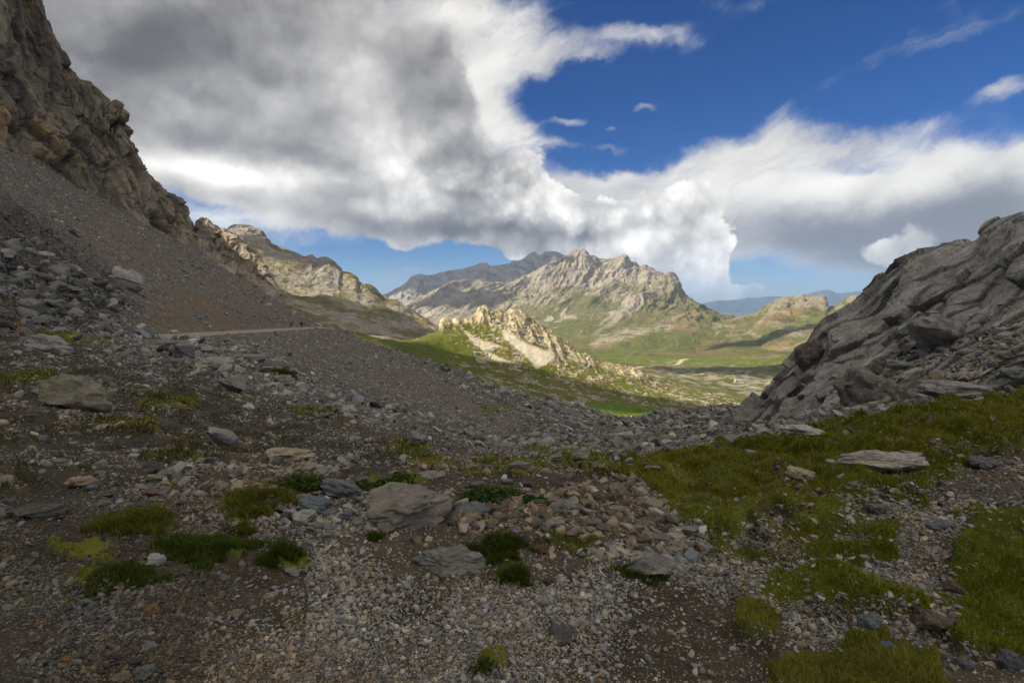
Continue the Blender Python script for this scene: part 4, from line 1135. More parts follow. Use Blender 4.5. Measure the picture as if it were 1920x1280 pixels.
R_(1815, 735, 130, 32, (0.24, 0.23, 0.22), 'long grey slab above the green slope below the buttress', 'boulder', 'boulder', seed=132, planes=8, flat=0.3)
R_(1702, 686, 64, 18, (0.25, 0.24, 0.225), 'flat grey rock on the ledge of the buttress', seed=133)
R_(1912, 702, 48, 24, (0.22, 0.215, 0.205), 'grey rock at the right edge below the buttress', seed=134)
R_(1696, 627, 24, 15, BLUE, 'blue-grey stone on the ledge left of the large buttress boulder', seed=135)
R_(1380, 715.5, 5.6, 6.5, (0.42, 0.37, 0.30), 'lone pale block standing in the far green meadow', 'boulder', 'boulder', seed=136, sub=3, planes=6, lo=0.75)
print('rocks', time.time() - T0)

# scattered stones: positions drawn evenly over the picture of the valley ground, sizes from the zone they lie in
PX2, PY2 = proj(VA)
e1 = np.stack([PX2[:-1, 1:] - PX2[:-1, :-1], PY2[:-1, 1:] - PY2[:-1, :-1]], -1)
e2 = np.stack([PX2[1:, :-1] - PX2[:-1, :-1], PY2[1:, :-1] - PY2[:-1, :-1]], -1)
area = np.clip(-(e1[..., 0] * e2[..., 1] - e1[..., 1] * e2[..., 0]), 0, 40)
inside = (PX2[:-1, :-1] > -120) & (PX2[:-1, :-1] < 2040) & (PY2[:-1, :-1] < 1380)
dens = np.ones_like(DA)
dens *= 1 - 0.93 * grass
dens *= 1 - 0.9 * moss
dens *= 1 - 0.45 * heath
dens *= 1 - 0.3 * soil
dens *= 1 - 0.35 * earth_vignette
dens *= 1 - 0.75 * orange
dens *= np.where(dmin < 1.5, 0.05, 1)
dens *= 1 + 0.9 * scree * (1 - orange)
clump = 0.18 + 1.5 * sstep(-0.3, 0.35, fbm(VA / 1.5, 4, 141) + 0.25 * fbm(VA / 0.4, 2, 142))
W = area * inside * (dens * clump)[:-1, :-1]
cdf = np.cumsum(W.ravel()); cdf /= cdf[-1]


def scatter(n):
    k = np.searchsorted(cdf, rng.random(n))
    i, j = np.unravel_index(np.minimum(k, W.size - 1), W.shape)
    a, c = rng.random(n)[:, None], rng.random(n)[:, None]
    p = VA[i, j] * (1 - a) * (1 - c) + VA[i + 1, j] * a * (1 - c) + VA[i, j + 1] * (1 - a) * c + VA[i + 1, j + 1] * a * c
    return i, j, p


NST = 200000
si, sj, sp_ = scatter(NST)
zs, zr, zg, zh, zk, zo = (a[si, sj] for a in (scree, rubble, grass, heath, knob, soil))
Ds = sp_[:, 1]
u = rng.random(NST)
near = np.clip(1 - zs - zr, 0, 1)
pa = 2.9 - 0.5 * zr * (1 - zs) + 0.8 * zs - 0.3 * zk
smin = 2.15 + 0.9 * np.clip(4 / Ds, 0, 1.3) + 0.5 * zr - 0.3 * zs
band = poly_mask(PX2, PY2, [(180, 880), (500, 870), (780, 880), (1180, 890), (1330, 1010), (1300, 1080), (1180, 1060), (900, 1010), (600, 1010), (420, 940), (200, 940)], 25)[si, sj]
pa = pa - 0.75 * band * (1 - zg)
smin = smin + 0.6 * band
smin = smin * (1 + 0.25 * near * fbm(sp_ / 0.9, 3, 146) * 2)
size = smin * (1 - u) ** (-1 / pa)                         # photo pixels across
size = np.minimum(size, 14 + 14 * band + 16 * zr * np.clip(1.3 - Ds / 75, 0.05, 1) + 8 * zh + 10 * zk - 6 * zs)
rad = size / F * Ds * 0.5
order = np.argsort(-size)
pal = np.array([GREY, (0.33, 0.315, 0.27), (0.42, 0.40, 0.34), BLUE, (0.36, 0.305, 0.22), (0.25, 0.205, 0.145), (0.25, 0.165, 0.095), DARK, (0.165, 0.155, 0.145)], f32)
pw_near = np.array([0.24, 0.17, 0.07, 0.09, 0.19, 0.12, 0.025, 0.03, 0.09]); pw_far = np.array([0.44, 0.27, 0.08, 0.08, 0.02, 0.025, 0.004, 0.02, 0.06])
cn = np.cumsum(pw_near) / pw_near.sum(); cf = np.cumsum(pw_far) / pw_far.sum()
uu = rng.random(NST)
ci = np.where(rng.random(NST) < sstep(25, 8, Ds), np.searchsorted(cn, uu), np.searchsorted(cf, uu))
scol = pal[np.minimum(ci, 8)] * rng.uniform(0.55, 1.15, (NST, 1)).astype(f32)
scol *= (1 - 0.5 * earth_vignette[si, sj])[:, None] * (1 - 0.4 * zk)[:, None] * (1 - 0.25 * zh)[:, None]  # corner darkening at the left and shade on the outcrop put into stone colours
dust = sstep(-0.15, 0.4, fbm(sp_ / 1.6, 3, 145)) * near * 0.75
scol *= 1 - dust[:, None] * (1 - np.array([0.78, 0.66, 0.52], f32))
scol = scol.astype(f32)
yaw = rng.uniform(0, 2 * math.pi, NST)
sx = rng.uniform(0.8, 1.35, NST); sy = rng.uniform(0.7, 1.1, NST); sz = rng.uniform(0.42, 0.85, NST) * (1 - 0.2 * zs)

# the biggest of the scattered ones are rocks of their own
NIND = 195
tmpl = [rock_shape(3, 900 + k, 12, 0.5) for k in range(12)]
tme = [mesh_np('rock', V, Fc, M_ROCK, False) for V, Fc in tmpl]
for me in tme:
    me.polygons.foreach_set('use_smooth', np.ones(len(me.polygons), bool))
zone_txt = {
    'rub': ('grey limestone rock lying in the rubble of the hollow below the crest', 'rocks in the rubble of the hollow'),
    'heath': ('rock lying among dark heath plants on the left slope', 'rocks among the heath of the left slope'),
    'scree': ('rock standing out of the fine scree below the left cliff', 'rocks on the left scree'),
    'knob': ('grey rock on the broken outcrop at the left edge', 'rocks on the left outcrop'),
    'near': ('loose stone in the gravel of the foreground', 'loose stones in the foreground gravel'),
    'grass': ('pale stone lying on the green slope at the right', 'stones on the green slope'),
}
ind = order[:NIND]
for n_, k in enumerate(ind):
    z = 'grass' if zg[k] > 0.4 else 'knob' if zk[k] > 0.5 else 'scree' if zs[k] > 0.5 else 'heath' if zh[k] > 0.4 else 'rub' if zr[k] > 0.5 else 'near'
    o = bpy.data.objects.new('rock', tme[n_ % 12]); COL.objects.link(o)
    o.location = (sp_[k, 0], sp_[k, 1], sp_[k, 2] + rad[k] * sz[k] * 0.45)
    o.scale = (rad[k] * sx[k], rad[k] * sy[k], rad[k] * sz[k])
    o.rotation_euler = (rng.uniform(-0.3, 0.3), rng.uniform(-0.3, 0.3), yaw[k])
    o.color = (*[float(v) for v in scol[k]], 1)
    o['label'], o['group'] = zone_txt[z]; o['category'] = 'rock'


def merge_stones(name, idx, sub, ntm, label, cat='stones'):
    VV_, FF_, CC_ = [], [], []
    base = 0
    for t in range(ntm):
        ks = idx[t::ntm]
        if not len(ks): continue
        V, Fc = rock_shape(sub, 700 + 31 * sub + t, 10, 0.2 if sub > 1 else 0.0, lo=0.3, hi=0.8)
        if sub == 1:
            V, Fc = rock_shape(1, 700 + t, 9, lo=0.3, hi=0.75)
        S = np.stack([rad[ks] * sx[ks], rad[ks] * sy[ks], rad[ks] * sz[ks]], -1)
        X = V[None] * S[:, None]
        tx, ty = rng.normal(0, 0.3, len(ks)), rng.normal(0, 0.3, len(ks))
        X[..., 2] += X[..., 0] * np.sin(tx)[:, None] + X[..., 1] * np.sin(ty)[:, None]
        c, s_ = np.cos(yaw[ks])[:, None], np.sin(yaw[ks])[:, None]
        X = np.stack([X[..., 0] * c - X[..., 1] * s_, X[..., 0] * s_ + X[..., 1] * c, X[..., 2]], -1)
        X += sp_[ks][:, None]; X[..., 2] += (rad[ks] * sz[ks] * 0.4)[:, None]
        nV = len(V)
        VV_.append(X.reshape(-1, 3)); FF_.append((Fc[None] + (base + np.arange(len(ks)) * nV)[:, None, None]).reshape(-1, 3))
        CC_.append(np.repeat(scol[ks], nV, axis=0)); base += len(ks) * nV
    link(name, mesh_np(name, np.concatenate(VV_), np.concatenate(FF_), M_STONE, False, np.concatenate(CC_)), kind='stuff', category=cat, label=label)


PXB2, PYB2 = proj(VB)
e1 = np.stack([PXB2[:-1, 1:] - PXB2[:-1, :-1], PYB2[:-1, 1:] - PYB2[:-1, :-1]], -1)
e2 = np.stack([PXB2[1:, :-1] - PXB2[:-1, :-1], PYB2[1:, :-1] - PYB2[:-1, :-1]], -1)
WB = np.clip(np.abs(e1[..., 0] * e2[..., 1] - e1[..., 1] * e2[..., 0]), 0, 30) * (rub_b * sstep(-0.2, 0.3, fbm(VB / 2.5, 3, 143)) * sstep(0.55, 0.8, NB2[..., 2]) + 0.004 * (vqB[:, None] < 0.7))[:-1, :-1] * (vqB[:-1, None] < 0.95)
cb_ = np.cumsum(WB.ravel()); cb_ /= cb_[-1]
nb = 5200
kb = np.minimum(np.searchsorted(cb_, rng.random(nb)), WB.size - 1); ib, jb = np.unravel_index(kb, WB.shape)
pb = VB[ib, jb]
szb = np.minimum(2.8 * (1 - rng.random(nb)) ** (-1 / 2.0), 26)
sp_ = np.concatenate([sp_, pb]); size = np.concatenate([size, szb]); rad = np.concatenate([rad, szb / F * pb[:, 1] * 0.5])
yaw = np.concatenate([yaw, rng.uniform(0, 6.28, nb)]); sx = np.concatenate([sx, rng.uniform(0.9, 1.5, nb)]); sy = np.concatenate([sy, rng.uniform(0.7, 1.1, nb)]); sz = np.concatenate([sz, rng.uniform(0.35, 0.75, nb)])
scol = np.concatenate([scol, pal[np.minimum(np.searchsorted(cn, rng.random(nb)), 8)] * rng.uniform(0.6, 1.1, (nb, 1)).astype(f32)])
rest = np.concatenate([order[NIND:], np.arange(nb) + NST])
# pale blocks strewn over the middle hill
nh = 8000
WH_ = (np.clip(rb, 0, 1) * sstep(-0.1, 0.25, n4H) + 0.1 * rk + crb + 0.05) * (1 - meadow) * (1 - 0.93 * saddle) * (1 - screeH)
hx, hy = proj(VH)
e1 = np.stack([hx[:-1, 1:] - hx[:-1, :-1], hy[:-1, 1:] - hy[:-1, :-1]], -1); e2 = np.stack([hx[1:, :-1] - hx[:-1, :-1], hy[1:, :-1] - hy[:-1, :-1]], -1)
WH_ = np.clip(-(e1[..., 0] * e2[..., 1] - e1[..., 1] * e2[..., 0]), 0, 20) * WH_[:-1, :-1] * (vqH[:-1, None] < 1.0)
ch_ = np.cumsum(WH_.ravel()); ch_ /= ch_[-1]
ih, jh = np.unravel_index(np.minimum(np.searchsorted(ch_, rng.random(nh)), WH_.size - 1), WH_.shape)
aa = rng.random(nh)[:, None]; ph = VH[ih, jh] * (1 - aa) + VH[ih + 1, jh + 1] * aa
szh = np.minimum(1.3 * (1 - rng.random(nh)) ** (-1 / 2.5), 6)
sp_ = np.concatenate([sp_, ph]); size = np.concatenate([size, szh]); rad = np.concatenate([rad, szh / F * ph[:, 1] * 0.5])
yaw = np.concatenate([yaw, rng.uniform(0, 6.28, nh)]); sx = np.concatenate([sx, rng.uniform(0.9, 1.4, nh)]); sy = np.concatenate([sy, rng.uniform(0.7, 1.1, nh)]); sz = np.concatenate([sz, rng.uniform(0.45, 0.95, nh)])
scol = np.concatenate([scol, np.array([(0.40, 0.355, 0.27)], f32) * rng.uniform(0.55, 1.1, (nh, 1)).astype(f32)])
hill_ids = np.arange(nh) + NST + nb
big = rest[size[rest] > 9.5]; small = rest[size[rest] <= 9.5]
merge_stones('stones', big, 2, 10, 'loose stones of many greys and tans strewn over the valley floor')
merge_stones('gravel', small, 1, 14, 'fine grey and tan gravel covering the valley floor')
merge_stones('boulders', hill_ids, 1, 10, 'pale boulders strewn over the sunlit middle hill', 'boulders')
print('stones', len(big), len(small), time.time() - T0)

# ------------------------------------------------------------------ grass
Wg = area * inside * np.clip(np.maximum(grass, 0.45 * moss) - 0.15, 0, 1)[:-1, :-1] * np.clip(1.6 - DA[:-1, :-1] / 22, 0.05, 1)
soft = np.clip(np.maximum(grass, 0.45 * moss), 0, 1)
for _ in range(10):
    soft[1:-1] = soft[1:-1] * 0.5 + (soft[:-2] + soft[2:]) * 0.25
    soft[:, 1:-1] = soft[:, 1:-1] * 0.5 + (soft[:, :-2] + soft[:, 2:]) * 0.25
tuf = sstep(0.25, 0.5, fbm(VA / 0.22, 3, 149) + 0.5 * fbm(VA / 1.4, 2, 150))
Wg += area * inside * (0.25 * soft * sstep(0.0, 0.25, fbm(VA / 0.3, 2, 148)) + 0.10 * tuf * (DA < 9) * (1 - soil))[:-1, :-1] * np.clip(1.6 - DA[:-1, :-1] / 22, 0.05, 1)
hp = heath * sstep(0.0, 0.35, fbm(VA / 0.8, 4, 147) + 0.1)
Wg += area * inside * (0.38 * hp)[:-1, :-1] * np.clip(1.6 - DA[:-1, :-1] / 22, 0.05, 1)
cdf = np.cumsum(Wg.ravel()); cdf /= cdf[-1]


def blades(p, length, width, colr, lean=0.5):
    n = len(p)
    a = rng.uniform(0, 2 * math.pi, n); la = rng.uniform(0, 2 * math.pi, n)
    sd = np.stack([np.cos(a), np.sin(a), 0 * a], -1) * (width / 2)[:, None]
    ln = np.stack([np.cos(la), np.sin(la), 0 * la], -1) * (length * rng.uniform(0.1, lean, n))[:, None]
    up = np.zeros((n, 3)); up[:, 2] = length
    m_ = p + up * 0.55 + ln * 0.35; t = p + up * 0.9 + ln
    V = np.stack([p - sd, p + sd, m_ + sd * 0.8, m_ - sd * 0.8, t], 1)
    i = np.arange(n)[:, None] * 5
    Fq = np.concatenate([i + np.array([0, 1, 2]), i + np.array([0, 2, 3]), i + np.array([3, 2, 4])])
    return V.reshape(-1, 3), Fq, np.repeat(colr, 5, axis=0)


def grass_cols(n, p, base=None):
    pal = np.array([(0.150, 0.185, 0.010), (0.21, 0.225, 0.020), (0.26, 0.24, 0.03), (0.115, 0.155, 0.010), (0.28, 0.235, 0.06)], f32) if base is None else np.array(base, f32)
    big_ = fbm(p / 1.5, 3, 151) * 0.9 + rng.normal(0, 0.35, n)
    k = np.clip(((big_ + 0.9) / 1.8 * len(pal)).astype(int), 0, len(pal) - 1)
    return pal[np.array([3, 0, 1, 2, 4])[k] if base is None else k] * rng.uniform(0.75, 1.2, (n, 1)).astype(f32)


NBL = 310000
i_, j_, gp = scatter.__call__(1) if False else (None, None, None)
k = np.searchsorted(cdf, rng.random(NBL)); i_, j_ = np.unravel_index(np.minimum(k, Wg.size - 1), Wg.shape)
a, c = rng.random(NBL)[:, None], rng.random(NBL)[:, None]
gp = VA[i_, j_] * (1 - a) * (1 - c) + VA[i_ + 1, j_] * a * (1 - c) + VA[i_, j_ + 1] * (1 - a) * c + VA[i_ + 1, j_ + 1] * a * c
tuft = sstep(-0.2, 0.5, fbm(gp / 0.35, 3, 153))
L = (0.013 + 0.02 * tuft) * rng.uniform(0.6, 1.4, NBL) * np.clip(gp[:, 1] / 4.5, 0.8, 2.2)
dry = rng.random(NBL) < 0.025
L = np.where(dry, L * 2.1, L)
Wd = np.where(dry, 0.7, 1.0) * 0.0042 * np.clip(gp[:, 1] / 3.0, 0.8, 7)
gcol = grass_cols(NBL, gp); hz = (heath[i_, j_] > 0.2) & (grass[i_, j_] < 0.2)
gcol[hz] = np.array([(0.085, 0.085, 0.028), (0.12, 0.082, 0.034), (0.065, 0.075, 0.028), (0.10, 0.10, 0.05)], f32)[rng.integers(0, 4, hz.sum())] * rng.uniform(0.7, 1.2, (hz.sum(), 1)).astype(f32)
gcol[dry] = np.array([0.34, 0.27, 0.13], f32)
Vb, Fb, Cb = blades(gp - np.array([0, 0, 0.004]), L, Wd, gcol, 0.9)
link('grass', mesh_np('grass', Vb, Fb, M_LEAF, True, Cb), kind='stuff', category='grass', label='short olive alpine grass covering the hummocky slope at the right')


def cushion(px, py, w, h, label, pal, name='grass_tuft', cat='grass tuft', n=3200, ln=0.045, wd=0.005, dome=0.35, group=None):
    """a tuft or cushion plant: a mound of blades"""
    g = on_ground(px, py + 0.3 * h); D = g[1]
    rx = w / F * D / 2; ry = rx * 0.75; hh = h / F * D * dome * 0.4
    r = np.sqrt(rng.random(n)) * (1 + 0.12 * np.abs(rng.normal(size=n))); a = rng.uniform(0, 2 * math.pi, n)
    wob = 1 + 0.3 * np.sin(a * 3 + px) + 0.22 * np.sin(a * 7 + py) + 0.16 * np.sin(a * 13 + px)
    x, y = g[0] + r * wob * rx * np.cos(a), g[1] + ry * 0.6 + r * wob * ry * np.sin(a)
    z = groundA_xy(x, y) + hh * np.maximum(1 - r ** 2, 0) * rng.uniform(0.1, 1, n) * (0.55 + 0.6 * sstep(-0.3, 0.4, fbm(np.stack([x, y, 0 * x], -1) / (rx * 0.35), 2, 161)))
    p = np.stack([x, y, z], -1)
    V, Fc, Cc = blades(p, ln * rng.uniform(0.6, 1.5, n), np.full(n, wd), grass_cols(n, p, pal), 1.3)
    o = link(name, mesh_np(name, V - np.array([g[0], g[1], g[2]]), Fc, M_LEAF, True, Cc), None, g, label=label, category=cat)
    if group: o['group'] = group
    return o


YG = [(0.14, 0.15, 0.02), (0.115, 0.135, 0.018), (0.18, 0.16, 0.035), (0.09, 0.11, 0.016)]
DG = [(0.060, 0.085, 0.016), (0.080, 0.105, 0.020), (0.052, 0.070, 0.014), (0.125, 0.130, 0.030)]
MG = [(0.058, 0.092, 0.014), (0.078, 0.105, 0.016), (0.045, 0.065, 0.012), (0.11, 0.11, 0.024)]
cushion(472, 950, 112, 34, 'bright yellow-green grass patch left of the blue-grey block', YG, n=4200, ln=0.07)
cushion(242, 986, 118, 28, 'yellow-green grass patch right of the long dark rock', YG, n=4200, ln=0.06)
cushion(370, 1028, 150, 42, 'dark green mounded cushion with a bright right rim at the lower left', DG, 'cushion_plant', 'cushion plant', n=6500, ln=0.035, dome=0.5)
cushion(524, 1050, 62, 28, 'loose grass tuft on the gravel below the pale cream rock', MG, n=1300, ln=0.06)
cushion(460, 991, 26, 14, 'small round yellow-green tuft between the bright patch and the dark cushion', YG, n=700, ln=0.05)
cushion(936, 1032, 92, 36, 'ragged green patch right of the flat-topped boulder', MG, n=3200, ln=0.045)
cushion(966, 1082, 50, 28, 'small green tuft below the ragged green patch', MG, n=1100, ln=0.045)
cushion(1092, 1024, 116, 18, 'low yellow-green moss patch in the stone field', YG, 'moss_patch', 'moss', n=2200, ln=0.025, dome=0.2)
cushion(905, 1244, 40, 34, 'sparse green weed at the bottom edge', MG, n=260, ln=0.028)
cushion(1205, 1080, 90, 16, 'fringe of green tufts below the humped boulder', MG, n=1100, ln=0.04)
cushion(704, 1008, 24, 20, 'small weed at the front foot of the largest boulder', DG, n=500, ln=0.04)
cushion(215, 1082, 110, 32, 'very dark green cushion left of the pale cream rock at the lower left', DG, 'cushion_plant', 'cushion plant', n=3200, ln=0.03)
cushion(525, 700, 44, 14, 'dark green cushion lying alone on the fine scree', DG, 'cushion_plant', 'cushion plant', n=900, ln=0.25, wd=0.06)


def shrub(px, py, w, h, label, n=1500, leaf=0.022, tint=(0.055, 0.092, 0.022)):
    """low leafy shrub: stems and many small leaves in clumps"""
    g = on_ground(px, py + 0.35 * h); D = g[1]
    rx = w / F * D / 2; hh = h / F * D * 0.85
    root = bpy.data.objects.new('shrub', None); COL.objects.link(root); root.location = g
    root['label'] = label; root['category'] = 'shrub'
    ncl = 26
    ca = rng.uniform(0, 2 * math.pi, ncl); cr = np.sqrt(rng.random(ncl))
    cx, cy = cr * rx * np.cos(ca), cr * rx * 0.6 * np.sin(ca) + rx * 0.35
    cz = hh * (0.35 + 0.5 * rng.random(ncl)) * (1 - 0.55 * cr ** 2)
    gz = groundA_xy(g[0] + cx, g[1] + cy) - g[2]
    k = rng.integers(0, ncl, n)
    p = np.stack([cx[k], cy[k], cz[k] + gz[k]], -1) + rng.normal(0, 1, (n, 3)) * np.array([rx * 0.16, rx * 0.14, hh * 0.20])
    p[:, 2] = np.maximum(p[:, 2], 0.0)
    u_ = rng.normal(size=(n, 3)); u_[:, 2] = np.abs(u_[:, 2]) * 0.4; u_ /= np.linalg.norm(u_, axis=1, keepdims=True)
    v_ = np.cross(u_, rng.normal(size=(n, 3))); v_ /= np.linalg.norm(v_, axis=1, keepdims=True)
    lf = leaf * rng.uniform(0.6, 1.3, n)[:, None]
    V = np.stack([p - u_ * lf, p + v_ * lf * 0.45, p + u_ * lf, p - v_ * lf * 0.45], 1).reshape(-1, 3)
    Fq = np.arange(n * 4).reshape(n, 4)
    cc = np.array(tint, f32) * rng.uniform(0.5, 1.7, (n, 1)).astype(f32)
    link('foliage', mesh_np('foliage', V, Fq, M_LEAF, False, np.repeat(cc, 4, axis=0)), root)
    bm = bmesh.new()
    for q in range(ncl):
        a_ = Vector((cx[q] * 0.2, cy[q] * 0.2 + rx * 0.2, float(gz[q]) - 0.01)); b_ = Vector((cx[q], cy[q], cz[q] + float(gz[q])))
        vs = []
        for t_, rr in ((a_, 0.004), (b_, 0.0015)):
            vs.append([bm.verts.new(t_ + Vector((rr * math.cos(s), rr * math.sin(s), 0))) for s in (0, 2.1, 4.2)])
        for s in range(3):
            bm.faces.new((vs[0][s], vs[0][(s + 1) % 3], vs[1][(s + 1) % 3], vs[1][s]))
    me = bpy.data.meshes.new('stem'); bm.to_mesh(me); bm.free(); me.materials.append(M_STEM)
    link('stem', me, root)
    return root


M_STEM = plain_mat('shrub_stem', (0.10, 0.07, 0.045, 1))
shrub(553, 911, 104, 34, 'leafy bright green shrub beside the blue-grey sloping slab')
shrub(920, 933, 110, 22, 'low dark green leafy mat across the middle of the stone field', n=1500)
shrub(1003, 940, 50, 16, 'small dark green leafy mat right of the middle leafy mat', n=500)
shrub(745, 910, 70, 16, 'low green leafy mat behind the largest boulder', n=800)
shrub(690, 920, 60, 20, 'dark green leafy mat right of the blue-grey sloping slab', n=800)
print('plants', time.time() - T0)

# ------------------------------------------------------------------ people
def person(px, py_foot, height, label, coat, legs, pack, yaw=0.0):
    g = on_ground(px, py_foot); s_ = height / 1.75
    root = bpy.data.objects.new('person', None); COL.objects.link(root); root.location = (g[0], g[1], g[2] + 0.07); root.rotation_euler = (0, 0, yaw)
    root['label'] = label; root['category'] = 'person'

    def skin(name, pts, edges, rad_, mat, par=root):
        me = bpy.data.meshes.new(name); me.from_pydata([tuple(c * s_ for c in p) for p in pts], edges, [])
        me.materials.append(mat)
        o = link(name, me, par)
        md = o.modifiers.new('skin', 'SKIN')
        for i, r in enumerate(rad_):
            me.skin_vertices[0].data[i].radius = (r * s_, r * s_ * 0.85)
        me.skin_vertices[0].data[0].use_root = True
        sb = o.modifiers.new('sub', 'SUBSURF'); sb.levels = 1; sb.render_levels = 2
        return o

    B = [(0, 0, 0.92), (0, 0, 1.12), (0, -0.01, 1.36), (0, 0, 1.49), (0, 0.015, 1.60), (0, 0.015, 1.70),
         (0.19, 0, 1.40), (0.26, 0.02, 1.14), (0.27, 0.13, 0.93), (0.28, 0.17, 0.84), (-0.19, 0, 1.40), (-0.27, -0.05, 1.15), (-0.27, 0.02, 0.92), (-0.27, 0.05, 0.83),
         (0.10, 0, 0.86), (0.12, 0.12, 0.48), (0.12, 0.08, 0.08), (0.12, 0.22, 0.04), (-0.10, 0, 0.86), (-0.12, -0.04, 0.47), (-0.12, -0.20, 0.10), (-0.12, -0.07, 0.04)]
    E = [(0, 1), (1, 2), (2, 3), (3, 4), (4, 5), (2, 6), (6, 7), (7, 8), (8, 9), (2, 10), (10, 11), (11, 12), (12, 13), (0, 14), (14, 15), (15, 16), (16, 17), (0, 18), (18, 19), (19, 20), (20, 21)]
    Rr = [0.15, 0.135, 0.16, 0.055, 0.095, 0.085, 0.065, 0.045, 0.036, 0.03, 0.065, 0.045, 0.036, 0.03, 0.088, 0.06, 0.042, 0.038, 0.088, 0.06, 0.042, 0.038]
    skin('body', B, E, Rr, legs)
    skin('jacket', [(0, 0, 0.84), (0, 0, 1.0), (0, 0, 1.2), (0, -0.01, 1.38), (0.19, 0, 1.41), (0.262, 0.02, 1.14), (0.272, 0.12, 0.95), (-0.19, 0, 1.41), (-0.272, -0.05, 1.15), (-0.272, 0.02, 0.94)],
         [(0, 1), (1, 2), (2, 3), (3, 4), (4, 5), (5, 6), (3, 7), (7, 8), (8, 9)], [0.175, 0.175, 0.165, 0.17, 0.085, 0.065, 0.052, 0.085, 0.065, 0.052], coat)
    skin('shorts', [(0, 0, 0.93), (0.105, 0.0, 0.84), (0.125, 0.10, 0.54), (-0.105, 0, 0.84), (-0.125, -0.03, 0.54)], [(0, 1), (1, 2), (0, 3), (3, 4)], [0.165, 0.11, 0.09, 0.11, 0.09], coat)
    skin('hair', [(0, -0.01, 1.63), (0, 0.005, 1.73)], [(0, 1)], [0.102, 0.085], M_HAIR)
    bp = skin('backpack', [(0, -0.24, 1.0), (0, -0.25, 1.25), (0, -0.22, 1.42)], [(0, 1), (1, 2)], [0.14, 0.16, 0.12], pack)
    for sd in (-1, 1):
        skin('shoe', [(0.12 * sd, 0.06 if sd > 0 else -0.22, 0.06), (0.12 * sd, 0.22 if sd > 0 else -0.06, 0.045)], [(0, 1)], [0.055, 0.05], M_HAIR)
    return root


M_HAIR = plain_mat('dark_leather', (0.02, 0.016, 0.014, 1))
M_SKIN = plain_mat('skin', (0.36, 0.21, 0.14, 1))
M_COAT = plain_mat('dark_jacket', (0.018, 0.018, 0.026, 1))
M_TOP = plain_mat('brown_top', (0.085, 0.05, 0.032, 1))
M_PACK = plain_mat('dark_pack', (0.022, 0.024, 0.03, 1))
person(563.5, 616.2, 1.85, 'hiker in dark jacket and shorts with bare calves walking on the path', M_COAT, M_SKIN, M_PACK, 0.2)
person(546, 615.5, 1.62, 'shorter hiker in a brown top with a dark pack beside the path', M_TOP, M_SKIN, M_PACK, 0.5)
print('people', time.time() - T0)
# ------------------------------------------------------------------ sky, sun, camera
SUN = np.array([-0.74, -0.20, 0.64]); SUN /= np.linalg.norm(SUN)
SUN_EL = math.asin(SUN[2]); SUN_AZ = math.atan2(SUN[0], SUN[1])     # azimuth from +Y towards +X


def azel(px, py):
    v = P(px, py, 1.0); v[2] -= CAMZ
    return math.atan2(v[0], v[1]), math.asin(v[2] / np.linalg.norm(v))


